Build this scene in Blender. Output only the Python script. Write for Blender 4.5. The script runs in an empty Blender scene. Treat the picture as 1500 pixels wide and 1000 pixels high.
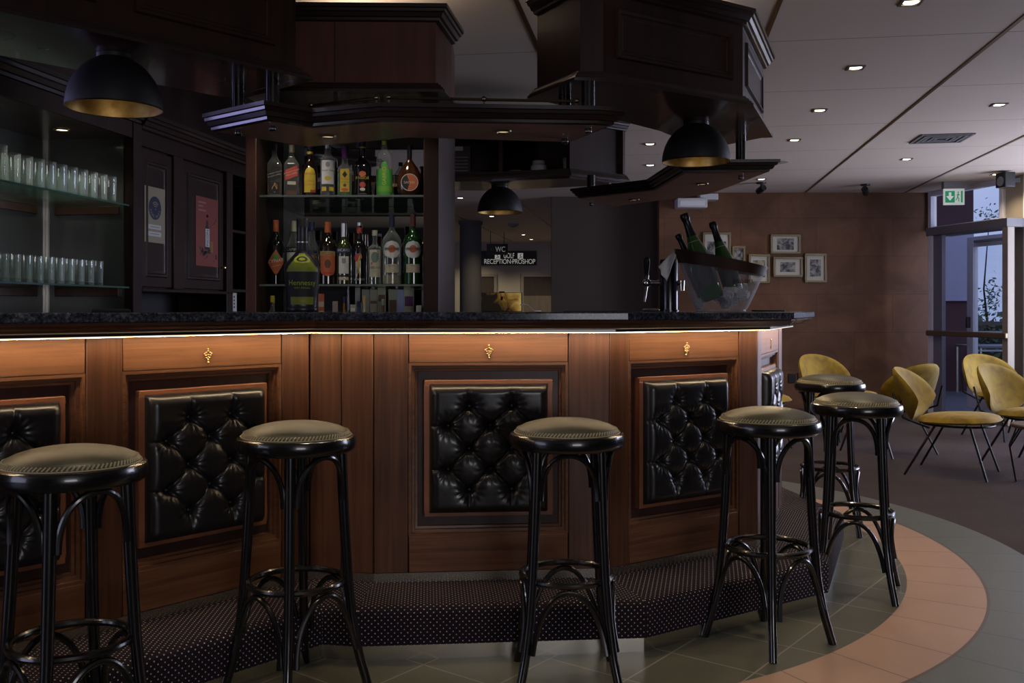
import bpy, bmesh, math, random
from mathutils import Vector, Matrix
random.seed(7)
scene = bpy.context.scene
COL = scene.collection
PI = math.pi

# ------------------------------------------------------------------ camera
# metres; camera at eye height 1.17 looking along +Y, f = 1400 px of 1500
EYE = 1.17
cam_data = bpy.data.cameras.new('camera')
cam_data.sensor_width = 36.0
cam_data.lens = 36.0 * 1400 / 1500
cam_data.shift_y = -47.0 / 1500
cam_data.clip_start = 0.05
cam_data.clip_end = 200
cam = bpy.data.objects.new('camera', cam_data)
cam.location = (0, 0, EYE)
cam.rotation_euler = (PI / 2, 0, 0)
COL.objects.link(cam)
scene.camera = cam

# ------------------------------------------------------------------ world
world = bpy.data.worlds.new('sky')
scene.world = world
world.use_nodes = True
wn = world.node_tree
wn.nodes.clear()
w_out = wn.nodes.new('ShaderNodeOutputWorld')
w_bg = wn.nodes.new('ShaderNodeBackground')
w_tc = wn.nodes.new('ShaderNodeTexCoord')
w_no = wn.nodes.new('ShaderNodeTexNoise')
w_no.inputs['Scale'].default_value = 3.0
w_no.inputs['Detail'].default_value = 5.0
w_cr = wn.nodes.new('ShaderNodeValToRGB')
w_cr.color_ramp.elements[0].position = 0.35
w_cr.color_ramp.elements[0].color = (0.25, 0.33, 0.72, 1)
w_cr.color_ramp.elements[1].position = 0.7
w_cr.color_ramp.elements[1].color = (0.50, 0.56, 0.80, 1)
wn.links.new(w_tc.outputs['Generated'], w_no.inputs['Vector'])
wn.links.new(w_no.outputs['Fac'], w_cr.inputs['Fac'])
wn.links.new(w_cr.outputs['Color'], w_bg.inputs['Color'])
w_bg.inputs['Strength'].default_value = 1.0
wn.links.new(w_bg.outputs['Background'], w_out.inputs['Surface'])

# ------------------------------------------------------------------ lights
def area_light(name, loc, target, sx, sy, power, color):
    d = bpy.data.lights.new(name, 'AREA')
    d.shape = 'RECTANGLE'
    d.size = sx
    d.size_y = sy
    d.energy = power
    d.color = color
    o = bpy.data.objects.new(name, d)
    o.location = loc
    v = Vector(target) - Vector(loc)
    o.rotation_euler = v.to_track_quat('-Z', 'Y').to_euler()
    COL.objects.link(o)
    return o
DAY = (0.80, 0.80, 1.0)
area_light('daylight_right_window', (6.35, 7.7, 1.40), (0, 6.9, 2.3), 3.3, 2.0, 225, DAY)
area_light('daylight_assumed_left_window', (-6.30, 4.6, 1.35), (0, 4.6, 1.3), 3.0, 1.9, 110, (0.50, 0.46, 1.0))  # unseen window, assumed from the violet sheen on the shelf end
area_light('daylight_assumed_left_near_window', (-6.30, -1.6, 1.35), (0, -1.6, 1.5), 3.6, 1.9, 40, (0.80, 0.80, 1.0))  # unseen window, assumed from the bluish light on the bar leather
area_light('daylight_assumed_behind_window', (3.2, -7.3, 1.35), (1.2, 0, 4.2), 3.2, 1.9, 120, (0.92, 0.88, 0.90))  # unseen window, assumed; aimed up to brighten the mirrored ceiling
# unseen uplights, assumed on top of the canopy and added to brighten the ceiling
area_light('added_uplight', (-0.62, 4.2, 2.40), (-0.55, 4.3, 3.4), 0.6, 0.10, 1.3, (1.0, 0.82, 0.66))
area_light('added_uplight', (0.60, 4.15, 2.40), (0.60, 4.25, 3.4), 0.5, 0.10, 1.3, (1.0, 0.82, 0.66))

# ceiling downlights sit in the middle of the 1.15 m ceiling panels
def grid_pt(i, j):
    return (1.79 + 1.15 * i + 0.17 * j, 4.29 - 0.18 * i + 1.165 * j)
CEIL = 2.55
WARM = (1.0, 0.80, 0.55)
def spot(loc, power, angle=95, blend=0.9, color=WARM, radius=0.03):
    d = bpy.data.lights.new('downlight_and_fill_beam', 'SPOT')
    d.energy = power
    d.spot_size = math.radians(angle)
    d.spot_blend = blend
    d.color = color
    d.shadow_soft_size = radius
    o = bpy.data.objects.new('downlight_and_fill_beam', d)
    o.location = loc
    COL.objects.link(o)
    return o
DOWN_LIT = [(0, 0), (0, 1), (0, 2), (0, 3), (0, 5), (1, 2), (1, 4), (2, 5), (-1, 3), (-1, 4),
            (-3, 6), (-3, 8), (-2, 10), (-3, 11), (-3, 12), (-2, 11), (-4, 11), (-4, 12), (-2, 12), (-3, 10),  # reception beams without a fitting are added to brighten its wall
            (1, 0), (1, -1), (0, -1), (-1, -2), (-2, -2), (0, -2), (-3, -2),
            (-2, -6), (-3, -6), (-4, -6), (-2, -7), (-1, -7), (-3, -8)]  # some unseen beams behind the camera are added to light the mirrored column
for (i, j) in DOWN_LIT:
    x, y = grid_pt(i, j)
    spot((x, y, CEIL - 0.03), 48 if j >= 8 else 26, 88 if j < 1 else 120)

scene.view_settings.view_transform = 'Standard'
scene.view_settings.look = 'None'
scene.view_settings.gamma = 1
scene.view_settings.use_curve_mapping = False
scene.view_settings.exposure = 0.1
try:
    scene.cycles.use_denoising = True
    scene.cycles.max_bounces = 10
    scene.cycles.transparent_max_bounces = 40
    scene.cycles.caustics_reflective = False
    scene.cycles.caustics_refractive = False
    scene.cycles.sample_clamp_indirect = 4.0
except Exception:
    pass

# ================================================================== helpers
class MB:
    """collects shapes into one mesh"""
    def __init__(self):
        self.bm = bmesh.new()
        self.uvl = None
    def face(self, vs):
        try:
            return self.bm.faces.new(vs)
        except ValueError:
            return None
    def v(self, p):
        return self.bm.verts.new(p)
    def box(self, x0, x1, y0, y1, z0, z1, M=None):
        c = [Vector((x, y, z)) for z in (z0, z1) for y in (y0, y1) for x in (x0, x1)]
        if M is not None:
            c = [M @ p for p in c]
        v = [self.v(p) for p in c]
        for f in ((0, 2, 3, 1), (4, 5, 7, 6), (0, 1, 5, 4), (2, 6, 7, 3), (0, 4, 6, 2), (1, 3, 7, 5)):
            self.face([v[i] for i in f])
        return self
    def prism(self, pts, z0, z1, z1f=None):
        a = [self.v((p[0], p[1], z0)) for p in pts]
        b = [self.v((p[0], p[1], z1)) for p in pts]
        n = len(pts)
        area = sum(pts[i][0] * pts[(i + 1) % n][1] - pts[(i + 1) % n][0] * pts[i][1] for i in range(n))
        if area < 0:
            a.reverse(); b.reverse()
        self.face(list(reversed(a)))
        self.face(b)
        for i in range(n):
            j = (i + 1) % n
            self.face([a[i], a[j], b[j], b[i]])
        return self
    def tube(self, path, r, n=10, closed=False, caps=True):
        P = [Vector(p) for p in path]
        k = len(P)
        rad = r if isinstance(r, (list, tuple)) else [r] * k
        rings = []
        up = None
        for i in range(k):
            if closed:
                t = P[(i + 1) % k] - P[i - 1]
            else:
                t = P[min(i + 1, k - 1)] - P[max(i - 1, 0)]
            t.normalize()
            if up is None:
                up = Vector((0, 0, 1)) if abs(t.z) < 0.9 else Vector((1, 0, 0))
            a = t.cross(up)
            if a.length < 1e-5:
                a = t.cross(Vector((0, 1, 0)))
            a.normalize()
            b = a.cross(t).normalized()
            up = b
            rings.append([self.v(P[i] + (a * math.cos(2 * PI * q / n) + b * math.sin(2 * PI * q / n)) * rad[i]) for q in range(n)])
        m = k if closed else k - 1
        for i in range(m):
            A, B = rings[i], rings[(i + 1) % k]
            for q in range(n):
                s = (q + 1) % n
                self.face([A[q], A[s], B[s], B[q]])
        if caps and not closed:
            self.face(list(reversed(rings[0])))
            self.face(rings[-1])
        return self
    def lathe(self, prof, n=32, M=None, sq=0, sy=1.0, cx=0, cy=0):
        rings = []
        for (r, z) in prof:
            if r < 1e-5:
                p = Vector((cx, cy, z))
                rings.append([self.v(M @ p if M is not None else p)])
                continue
            ring = []
            for q in range(n):
                th = 2 * PI * q / n
                k = sqk(th, sq)
                p = Vector((cx + r * k * math.sin(th), cy - r * k * math.cos(th) * sy, z))
                ring.append(self.v(M @ p if M is not None else p))
            rings.append(ring)
        for A, B in zip(rings, rings[1:]):
            if len(A) == 1 and len(B) == 1:
                continue
            for q in range(n):
                s = (q + 1) % n
                if len(A) == 1:
                    self.face([A[0], B[s], B[q]])
                elif len(B) == 1:
                    self.face([A[q], A[s], B[0]])
                else:
                    self.face([A[q], A[s], B[s], B[q]])
        return self
    def ball(self, c, r, n=10):
        prof = [(r * math.sin(PI * i / n), c[2] - r * math.cos(PI * i / n)) for i in range(n + 1)]
        prof[0] = (0, c[2] - r); prof[-1] = (0, c[2] + r)
        return self.lathe(prof, n=max(8, n + 2), cx=c[0], cy=c[1])
    def sweep(self, poly, prof, closed_prof=True, caps=True, uv=False):
        """profile (offset to the right of travel, z) swept along a 2-D polyline with mitres"""
        lines = [offset_poly(poly, o) for (o, z) in prof]
        k = len(poly)
        cum = [0]
        for i in range(1, k):
            cum.append(cum[-1] + (Vector(poly[i]) - Vector(poly[i - 1])).length)
        vl = [0]
        for a, b in zip(prof, prof[1:]):
            vl.append(vl[-1] + math.hypot(b[0] - a[0], b[1] - a[1]))
        V = [[self.v((lines[j][i][0], lines[j][i][1], prof[j][1])) for j in range(len(prof))] for i in range(k)]
        m = len(prof)
        if uv and self.uvl is None:
            self.uvl = self.bm.loops.layers.uv.new('UVMap')
        for i in range(k - 1):
            for j in range(m if closed_prof else m - 1):
                s = (j + 1) % m
                f = self.face([V[i][j], V[i][s], V[i + 1][s], V[i + 1][j]])
                if uv and f:
                    d = (Vector(poly[i + 1]) - Vector(poly[i])).normalized()
                    o = Vector(poly[i])
                    for lp in f.loops:
                        p = lp.vert.co
                        jj = j if lp.vert in (V[i][j], V[i + 1][j]) else s
                        u = cum[i] + (Vector((p.x, p.y)) - o).dot(d)
                        lp[self.uvl].uv = (u, vl[jj])
        if caps and closed_prof:
            self.face(V[0]); self.face(list(reversed(V[-1])))
        return self
    def grid(self, f, nu, nv, thick=None):
        V = [[self.v(f(i / nu, j / nv)) for j in range(nv + 1)] for i in range(nu + 1)]
        for i in range(nu):
            for j in range(nv):
                self.face([V[i][j], V[i + 1][j], V[i + 1][j + 1], V[i][j + 1]])
        return self
    def add_mesh(self, me, M):
        vs = [self.v(M @ p.co) for p in me.vertices]
        for p in me.polygons:
            self.face([vs[i] for i in p.vertices])
        return self
    def build(self, name, mat, parent=None, world=False, smooth=35, bevel=0, fix=True, solid=0):
        bm = self.bm
        bmesh.ops.remove_doubles(bm, verts=bm.verts, dist=1e-6)
        if fix:
            bmesh.ops.recalc_face_normals(bm, faces=bm.faces)
        me = bpy.data.meshes.new(name)
        bm.to_mesh(me)
        bm.free()
        me.materials.append(mat)
        if smooth:
            for p in me.polygons:
                p.use_smooth = True
            me.set_sharp_from_angle(angle=math.radians(smooth))
        o = bpy.data.objects.new(name, me)
        COL.objects.link(o)
        if parent is not None:
            o.parent = parent
            if world:
                o.matrix_parent_inverse = parent.matrix_basis.inverted()
        if bevel:
            b = o.modifiers.new('bevel', 'BEVEL')
            b.width = bevel
            b.segments = 2
            b.limit_method = 'ANGLE'
            b.angle_limit = math.radians(40)
            b.harden_normals = False
        if solid:
            s = o.modifiers.new('solid', 'SOLIDIFY')
            s.thickness = solid
            s.offset = 0
        return o

def sqk(th, sq):
    if not sq:
        return 1.0
    c, s = abs(math.cos(th)), abs(math.sin(th))
    return 1.0 / (c ** sq + s ** sq) ** (1.0 / sq)

def offset_poly(pts, d):
    P = [Vector((p[0], p[1])) for p in pts]
    n = len(P)
    out = []
    for i in range(n):
        dirs = []
        if i > 0:
            dirs.append((P[i] - P[i - 1]).normalized())
        if i < n - 1:
            dirs.append((P[i + 1] - P[i]).normalized())
        nr = [Vector((t.y, -t.x)) for t in dirs]
        if len(nr) == 1:
            q = P[i] + nr[0] * d
        else:
            b = nr[0] + nr[1]
            q = P[i] + b * (d / (1 + nr[0].dot(nr[1])))
        out.append((q.x, q.y))
    return out

def tag(o, label, cat, group=None, kind=None):
    if label:
        o['label'] = label
    if cat:
        o['category'] = cat
    if group:
        o['group'] = group
    if kind:
        o['kind'] = kind
    return o
def thing(name, label, cat, loc=(0, 0, 0), rotz=0, group=None):
    o = bpy.data.objects.new(name, None)
    o.empty_display_size = 0.1
    o.location = loc
    o.rotation_euler = (0, 0, rotz)
    COL.objects.link(o)
    return tag(o, label, cat, group)
def struct(o):
    o['kind'] = 'structure'
    return o
def copy_tree(o, parent=None):
    c = o.copy()
    COL.objects.link(c)
    if parent is not None:
        c.parent = parent
    for ch in list(o.children):
        copy_tree(ch, c)
    return c
def px(x, y, Y):
    return Vector(((x - 750) / 1400 * Y, Y, EYE - (y - 453) / 1400 * Y))
def face_cam(x, y):
    return -math.atan2(x, y)

_tcache = {}
def text_mesh(s, size, align='CENTER', extrude=0.0002, spacing=1.0):
    cu = bpy.data.curves.new('lettering', 'FONT')
    cu.body = s
    cu.size = size
    cu.extrude = extrude
    cu.align_x = align
    cu.align_y = 'CENTER'
    cu.space_character = spacing
    o = bpy.data.objects.new('lettering', cu)
    me = bpy.data.meshes.new_from_object(o)
    bpy.data.objects.remove(o)
    bpy.data.curves.remove(cu)
    return me
def text_flat(name, s, size, mat, parent, M, **kw):
    """lettering in the local XZ plane facing -Y"""
    me = text_mesh(s, size, **kw)
    mb = MB()
    mb.add_mesh(me, M @ Matrix.Rotation(PI / 2, 4, 'X'))
    bpy.data.meshes.remove(me)
    return mb.build(name, mat, parent, smooth=0)

# ================================================================== materials
def new_mat(name):
    m = bpy.data.materials.new(name)
    m.use_nodes = True
    return m
def principled(m):
    return m.node_tree.nodes['Principled BSDF']
def plain(name, col, rough=0.5, metal=0.0, coat=0.0, spec=0.5, alpha=None, trans=0, ior=1.45, sheen=0, emis=None, estr=0):
    m = new_mat(name)
    b = principled(m)
    b.inputs['Base Color'].default_value = (*col, 1)
    b.inputs['Roughness'].default_value = rough
    b.inputs['Metallic'].default_value = metal
    b.inputs['Coat Weight'].default_value = coat
    b.inputs['Coat Roughness'].default_value = 0.08
    b.inputs['Specular IOR Level'].default_value = spec
    b.inputs['IOR'].default_value = ior
    b.inputs['Transmission Weight'].default_value = trans
    b.inputs['Sheen Weight'].default_value = sheen
    if emis:
        b.inputs['Emission Color'].default_value = (*emis, 1)
        b.inputs['Emission Strength'].default_value = estr
    return m
class G:
    """tiny node-graph helper"""
    def __init__(self, m):
        self.t = m.node_tree
        self.b = principled(m)
    def node(self, kind, **kw):
        n = self.t.nodes.new(kind)
        for k, v in kw.items():
            setattr(n, k, v)
        return n
    def put(self, sock, val):
        if hasattr(val, 'is_output') or isinstance(val, bpy.types.NodeSocket):
            self.t.links.new(val, sock)
        else:
            sock.default_value = val
    def math(self, op, a, b=None, c=None):
        n = self.node('ShaderNodeMath', operation=op)
        self.put(n.inputs[0], a)
        if b is not None:
            self.put(n.inputs[1], b)
        if c is not None:
            self.put(n.inputs[2], c)
        return n.outputs[0]
    def mix(self, f, a, b):
        n = self.node('ShaderNodeMix', data_type='RGBA')
        self.put(n.inputs['Factor'], f)
        self.put(n.inputs[6], a if not isinstance(a, tuple) else (*a, 1))
        self.put(n.inputs[7], b if not isinstance(b, tuple) else (*b, 1))
        return n.outputs[2]
    def noise(self, vec, scale=5, detail=4, dist=0, rough=0.5):
        n = self.node('ShaderNodeTexNoise')
        if vec is not None:
            self.put(n.inputs['Vector'], vec)
        n.inputs['Scale'].default_value = scale
        n.inputs['Detail'].default_value = detail
        n.inputs['Distortion'].default_value = dist
        n.inputs['Roughness'].default_value = rough
        return n.outputs['Fac']
    def obj(self, scale=(1, 1, 1), rot=(0, 0, 0)):
        tc = self.node('ShaderNodeTexCoord')
        mp = self.node('ShaderNodeMapping')
        self.put(mp.inputs['Vector'], tc.outputs['Object'])
        mp.inputs['Scale'].default_value = scale
        mp.inputs['Rotation'].default_value = rot
        return mp.outputs['Vector']
    def ramp(self, f, stops):
        n = self.node('ShaderNodeValToRGB')
        while len(n.color_ramp.elements) < len(stops):
            n.color_ramp.elements.new(0.5)
        for e, (p, c) in zip(n.color_ramp.elements, stops):
            e.position = p
            e.color = (*c, 1)
        self.put(n.inputs['Fac'], f)
        return n.outputs['Color']
    def bump(self, h, strength=0.2, dist=0.01):
        n = self.node('ShaderNodeBump')
        n.inputs['Strength'].default_value = strength
        n.inputs['Distance'].default_value = dist
        self.put(n.inputs['Height'], h)
        self.t.links.new(n.outputs['Normal'], self.b.inputs['Normal'])
    def base(self, c):
        self.put(self.b.inputs['Base Color'], c)

def wood(name, dark, light, scale, rough=0.3, coat=0.3, bump=0.08, spec=0.5):
    m = plain(name, light, rough, coat=coat, spec=spec)
    g = G(m)
    v = g.obj(scale)
    f1 = g.noise(v, 1.0, 6, 0.6, 0.6)
    f2 = g.noise(g.obj((1.3, 1.3, 1.3)), 2.0, 2)
    f = g.math('MULTIPLY_ADD', f2, 0.5, g.math('MULTIPLY', f1, 0.6))
    mid = tuple((a + b) / 2 for a, b in zip(dark, light))
    g.base(g.ramp(f, [(0.34, dark), (0.52, mid), (0.72, light)]))
    fine = g.noise(v, 4.0, 3)
    g.bump(fine, bump, 0.002)
    g.put(g.b.inputs['Roughness'], g.math('MULTIPLY_ADD', f2, 0.25, rough - 0.1))
    return m
MAH_V = wood('mahogany_upright', (0.030, 0.011, 0.0065), (0.120, 0.051, 0.027), (55, 55, 2.0), 0.40, 0.05, spec=0.35)
MAH_H = wood('mahogany_rail', (0.050, 0.020, 0.011), (0.19, 0.085, 0.042), (2.0, 55, 55), 0.40, 0.05, spec=0.35)
MAH_D = wood('mahogany_field', (0.018, 0.007, 0.006), (0.045, 0.016, 0.012), (22, 22, 1.6), 0.4, 0.2)
FRAME_W = wood('cushion_frame_wood', (0.12, 0.045, 0.022), (0.26, 0.10, 0.05), (6, 30, 6), 0.4, 0.2)
DARK_W = wood('dark_cabinet_wood', (0.014, 0.007, 0.006), (0.036, 0.016, 0.0115), (18, 18, 1.4), 0.42, 0.06, spec=0.22)
DARK_H = wood('dark_cornice_wood', (0.010, 0.005, 0.0045), (0.028, 0.013, 0.009), (3, 3, 24), 0.3, 0.45)
SOFFIT = wood('varnished_soffit_wood', (0.03, 0.012, 0.009), (0.07, 0.028, 0.018), (3, 14, 8), 0.28, 0.5, 0.02)
SHELF_SOFFIT = wood('shelf_soffit_wood', (0.17, 0.085, 0.06), (0.34, 0.17, 0.115), (3, 14, 8), 0.46, 0.1, 0.02)  # albedo raised to stand in for light bounced up from the counter
RED_W = wood('reddish_canopy_wood', (0.075, 0.029, 0.023), (0.13, 0.050, 0.038), (20, 20, 1.4), 0.42, 0.05, spec=0.25)
POST_W = wood('brown_post_wood', (0.05, 0.02, 0.013), (0.10, 0.04, 0.025), (20, 20, 1.4), 0.36, 0.3)
BLACK_LACQ = plain('black_lacquer', (0.0045, 0.0045, 0.005), 0.24, coat=0.5)
BLACK_MET = plain('black_painted_metal', (0.006, 0.006, 0.007), 0.38)
BLACK_MATTE = plain('black_matte_paint', (0.006, 0.006, 0.009), 0.55)
CHROME = plain('polished_chrome', (0.72, 0.70, 0.68), 0.12, 1.0)
STEEL = plain('brushed_steel', (0.70, 0.68, 0.60), 0.22, 1.0)
DARK_STEEL = plain('dark_steel', (0.05, 0.05, 0.055), 0.22, 0.9)
BRASS = plain('brass', (0.78, 0.58, 0.28), 0.26, 1.0)
OLD_BRASS = plain('dark_brass', (0.16, 0.12, 0.075), 0.3, 1.0)
WHITE_PL = plain('white_plastic', (0.55, 0.55, 0.54), 0.45)
WHITE_PAPER = plain('white_paper', (0.55, 0.54, 0.52), 0.8)
GREY_PL = plain('grey_plastic', (0.2, 0.2, 0.21), 0.5)
FRAME_PAINT = plain('pale_window_paint', (0.68, 0.68, 0.74), 0.45)
BEIGE_PAINT = plain('beige_pillar_paint', (0.30, 0.26, 0.21), 0.5)
CORRUG = plain('dark_rubber', (0.02, 0.02, 0.02), 0.8)

def granite():
    m = plain('dark_granite', (0.03, 0.035, 0.045), 0.2, coat=0.1, spec=0.35)
    g = G(m)
    v = g.obj()
    f = g.noise(v, 90, 4, 0, 0.7)
    h = g.noise(v, 22, 3)
    c = g.ramp(g.math('ADD', g.math('MULTIPLY', f, 0.7), g.math('MULTIPLY', h, 0.3)),
               [(0.42, (0.010, 0.012, 0.017)), (0.54, (0.04, 0.046, 0.062)), (0.66, (0.12, 0.135, 0.17))])
    g.base(c)
    return m
GRANITE = granite()

def leather_black():
    m = plain('black_tufted_leather', (0.009, 0.009, 0.011), 0.27, coat=0.2)
    g = G(m)
    v = g.obj()
    a = g.noise(v, 140, 3)
    b = g.noise(v, 14, 4, 0.5)
    g.put(g.b.inputs['Roughness'], g.math('MULTIPLY_ADD', b, 0.22, 0.22))
    g.bump(g.math('ADD', g.math('MULTIPLY', a, 0.25), g.math('MULTIPLY', b, 0.8)), 0.22, 0.004)
    return m
LEATHER = leather_black()
def leather_seat():
    m = plain('olive_brown_leather', (0.13, 0.115, 0.06), 0.42)
    g = G(m)
    v = g.obj()
    f = g.noise(v, 9, 4)
    g.base(g.ramp(f, [(0.3, (0.046, 0.046, 0.031)), (0.7, (0.085, 0.083, 0.056))]))
    g.bump(g.noise(v, 160, 3), 0.12, 0.002)
    return m
SEAT_L = leather_seat()
STITCH = plain('gold_stitching', (0.36, 0.32, 0.20), 0.5)
def velvet():
    m = plain('mustard_velvet', (0.30, 0.19, 0.015), 0.8, sheen=0.15)
    g = G(m)
    f = g.noise(g.obj(), 11, 5, 0.6)
    g.base(g.ramp(f, [(0.34, (0.17, 0.10, 0.003)), (0.68, (0.30, 0.195, 0.010))]))
    g.b.inputs['Sheen Tint'].default_value = (0.9, 0.75, 0.35, 1)
    return m
VELVET = velvet()

def dotted_carpet():
    m = plain('dotted_step_carpet', (0.02, 0.015, 0.02), 0.95, spec=0.1)
    g = G(m)
    uv = g.node('ShaderNodeUVMap')
    sp = g.node('ShaderNodeSeparateXYZ')
    g.put(sp.inputs[0], uv.outputs[0])
    S = 0.0216
    def lattice(o):
        a = g.math('SUBTRACT', g.math('FRACT', g.math('ADD', g.math('DIVIDE', sp.outputs[0], S), o)), 0.5)
        b = g.math('SUBTRACT', g.math('FRACT', g.math('ADD', g.math('DIVIDE', sp.outputs[1], S), o)), 0.5)
        return g.math('SQRT', g.math('ADD', g.math('MULTIPLY', a, a), g.math('MULTIPLY', b, b)))
    d = g.math('MINIMUM', lattice(0.0), lattice(0.5))
    dot = g.math('LESS_THAN', d, 0.105)
    n = g.noise(g.obj(), 400, 2)
    dark = g.ramp(n, [(0.3, (0.007, 0.005, 0.011)), (0.7, (0.030, 0.022, 0.033))])
    g.base(g.mix(dot, dark, (0.50, 0.45, 0.41)))
    g.bump(n, 0.5, 0.004)
    return m
CARPET_DOT = dotted_carpet()

def floor_mat():
    m = plain('bar_floor_tile_and_carpet', (0.05, 0.05, 0.04), 0.35)
    g = G(m)
    geo = g.node('ShaderNodeNewGeometry')
    sp = g.node('ShaderNodeSeparateXYZ')
    g.put(sp.inputs[0], geo.outputs['Position'])
    X, Y = sp.outputs[0], sp.outputs[1]
    def dist(c):
        a = g.math('SUBTRACT', X, c[0]); b = g.math('SUBTRACT', Y, c[1])
        return g.math('SQRT', g.math('ADD', g.math('MULTIPLY', a, a), g.math('MULTIPLY', b, b)))
    r1 = dist((-0.347, 4.931)); r2 = dist((-0.179, 4.842))
    ang = g.math('ARCTAN2', g.math('SUBTRACT', Y, 4.86), g.math('SUBTRACT', X, -0.05))
    # square tiles turned 52 degrees
    th = math.radians(52.5)
    u = g.math('ADD', g.math('MULTIPLY', X, math.cos(th)), g.math('MULTIPLY', Y, math.sin(th)))
    w = g.math('SUBTRACT', g.math('MULTIPLY', Y, math.cos(th)), g.math('MULTIPLY', X, math.sin(th)))
    # line A passes (0.764, 3.056): place a joint there
    u0 = 0.969 * math.cos(th) + 3.309 * math.sin(th)
    w0 = 3.056 * math.cos(th) - 0.764 * math.sin(th)
    def joint(c, c0, size, half):
        f = g.math('FRACT', g.math('ADD', g.math('DIVIDE', g.math('SUBTRACT', c, c0), size), 0.5))
        return g.math('LESS_THAN', g.math('ABSOLUTE', g.math('SUBTRACT', f, 0.5)), half / size)
    j1 = g.math('MAXIMUM', joint(u, u0, 0.298, 0.0028), joint(w, w0, 0.298, 0.0028))
    cell = g.node('ShaderNodeTexWhiteNoise', noise_dimensions='2D')
    cv = g.node('ShaderNodeCombineXYZ')
    g.put(cv.inputs[0], g.math('FLOOR', g.math('ADD', g.math('DIVIDE', g.math('SUBTRACT', u, u0), 0.298), 0.0)))
    g.put(cv.inputs[1], g.math('FLOOR', g.math('ADD', g.math('DIVIDE', g.math('SUBTRACT', w, w0), 0.298), 0.0)))
    g.put(cell.inputs['Vector'], cv.outputs[0])
    mott = g.noise(geo.outputs['Position'], 7, 5)
    tilec = g.mix(g.math('MULTIPLY_ADD', cell.outputs['Value'], 0.45, g.math('MULTIPLY', mott, 0.5)), (0.066, 0.072, 0.057), (0.122, 0.123, 0.098))
    tilec = g.mix(j1, tilec, (0.26, 0.25, 0.22))
    jr = joint(g.math('MULTIPLY', ang, 2.15), 0.05, 0.299, 0.0022)
    terra = g.mix(mott, (0.35, 0.22, 0.162), (0.44, 0.29, 0.217))
    terra = g.mix(jr, terra, (0.11, 0.075, 0.055))
    grey = g.mix(mott, (0.085, 0.095, 0.088), (0.135, 0.148, 0.140))
    grey = g.mix(jr, grey, (0.045, 0.045, 0.042))
    pile = g.noise(geo.outputs['Position'], 260, 3)
    broad = g.noise(geo.outputs['Position'], 2.5, 3)
    carp = g.mix(g.math('MULTIPLY_ADD', broad, 0.35, g.math('MULTIPLY', pile, 0.65)), (0.024, 0.018, 0.018), (0.105, 0.082, 0.080))
    in1 = g.math('LESS_THAN', r1, 2.204)
    in2 = g.math('LESS_THAN', r2, 2.321)
    edge2 = g.math('LESS_THAN', g.math('ABSOLUTE', g.math('SUBTRACT', r2, 2.321)), 0.006)
    in3 = g.math('LESS_THAN', r2, 2.632)
    tiled = g.math('MAXIMUM', in3, g.math('MAXIMUM', in1, in2))
    c = g.mix(in2, grey, terra)
    c = g.mix(edge2, c, (0.10, 0.075, 0.06))
    c = g.mix(in1, c, tilec)
    # tile field spreads to the left of the ring along the other bar fronts
    left = g.math('LESS_THAN', X, -0.5)
    c = g.mix(left, c, tilec)
    tiled = g.math('MAXIMUM', tiled, left)
    c = g.mix(tiled, carp, c)
    g.base(c)
    rr = g.math('MULTIPLY_ADD', tiled, -0.62, 0.95)
    g.put(g.b.inputs['Roughness'], g.math('ADD', rr, g.math('MULTIPLY', mott, 0.08)))
    g.put(g.b.inputs['Specular IOR Level'], g.math('MULTIPLY_ADD', tiled, 0.4, 0.08))
    g.bump(g.math('MULTIPLY', pile, g.math('SUBTRACT', 1.0, tiled)), 0.6, 0.01)
    return m
FLOOR_M = floor_mat()

def ceiling_mat():
    m = plain('painted_ceiling_panels', (0.34, 0.31, 0.29), 0.75)
    g = G(m)
    geo = g.node('ShaderNodeNewGeometry')
    sp = g.node('ShaderNodeSeparateXYZ')
    g.put(sp.inputs[0], geo.outputs['Position'])
    # transverse joints every 1.165 m, square to the row of lights
    w = g.math('ADD', g.math('MULTIPLY', sp.outputs[1], 1.0), g.math('MULTIPLY', sp.outputs[0], 0.1565))
    f = g.math('FRACT', g.math('ADD', g.math('DIVIDE', g.math('SUBTRACT', w, 5.14), 1.19), 0.5))
    j = g.math('LESS_THAN', g.math('ABSOLUTE', g.math('SUBTRACT', f, 0.5)), 0.0035)
    n = g.noise(geo.outputs['Position'], 1.5, 2)
    c = g.mix(n, (0.60, 0.515, 0.44), (0.66, 0.57, 0.485))
    g.base(g.mix(j, c, (0.22, 0.17, 0.14)))
    return m
CEIL_M = ceiling_mat()

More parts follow.
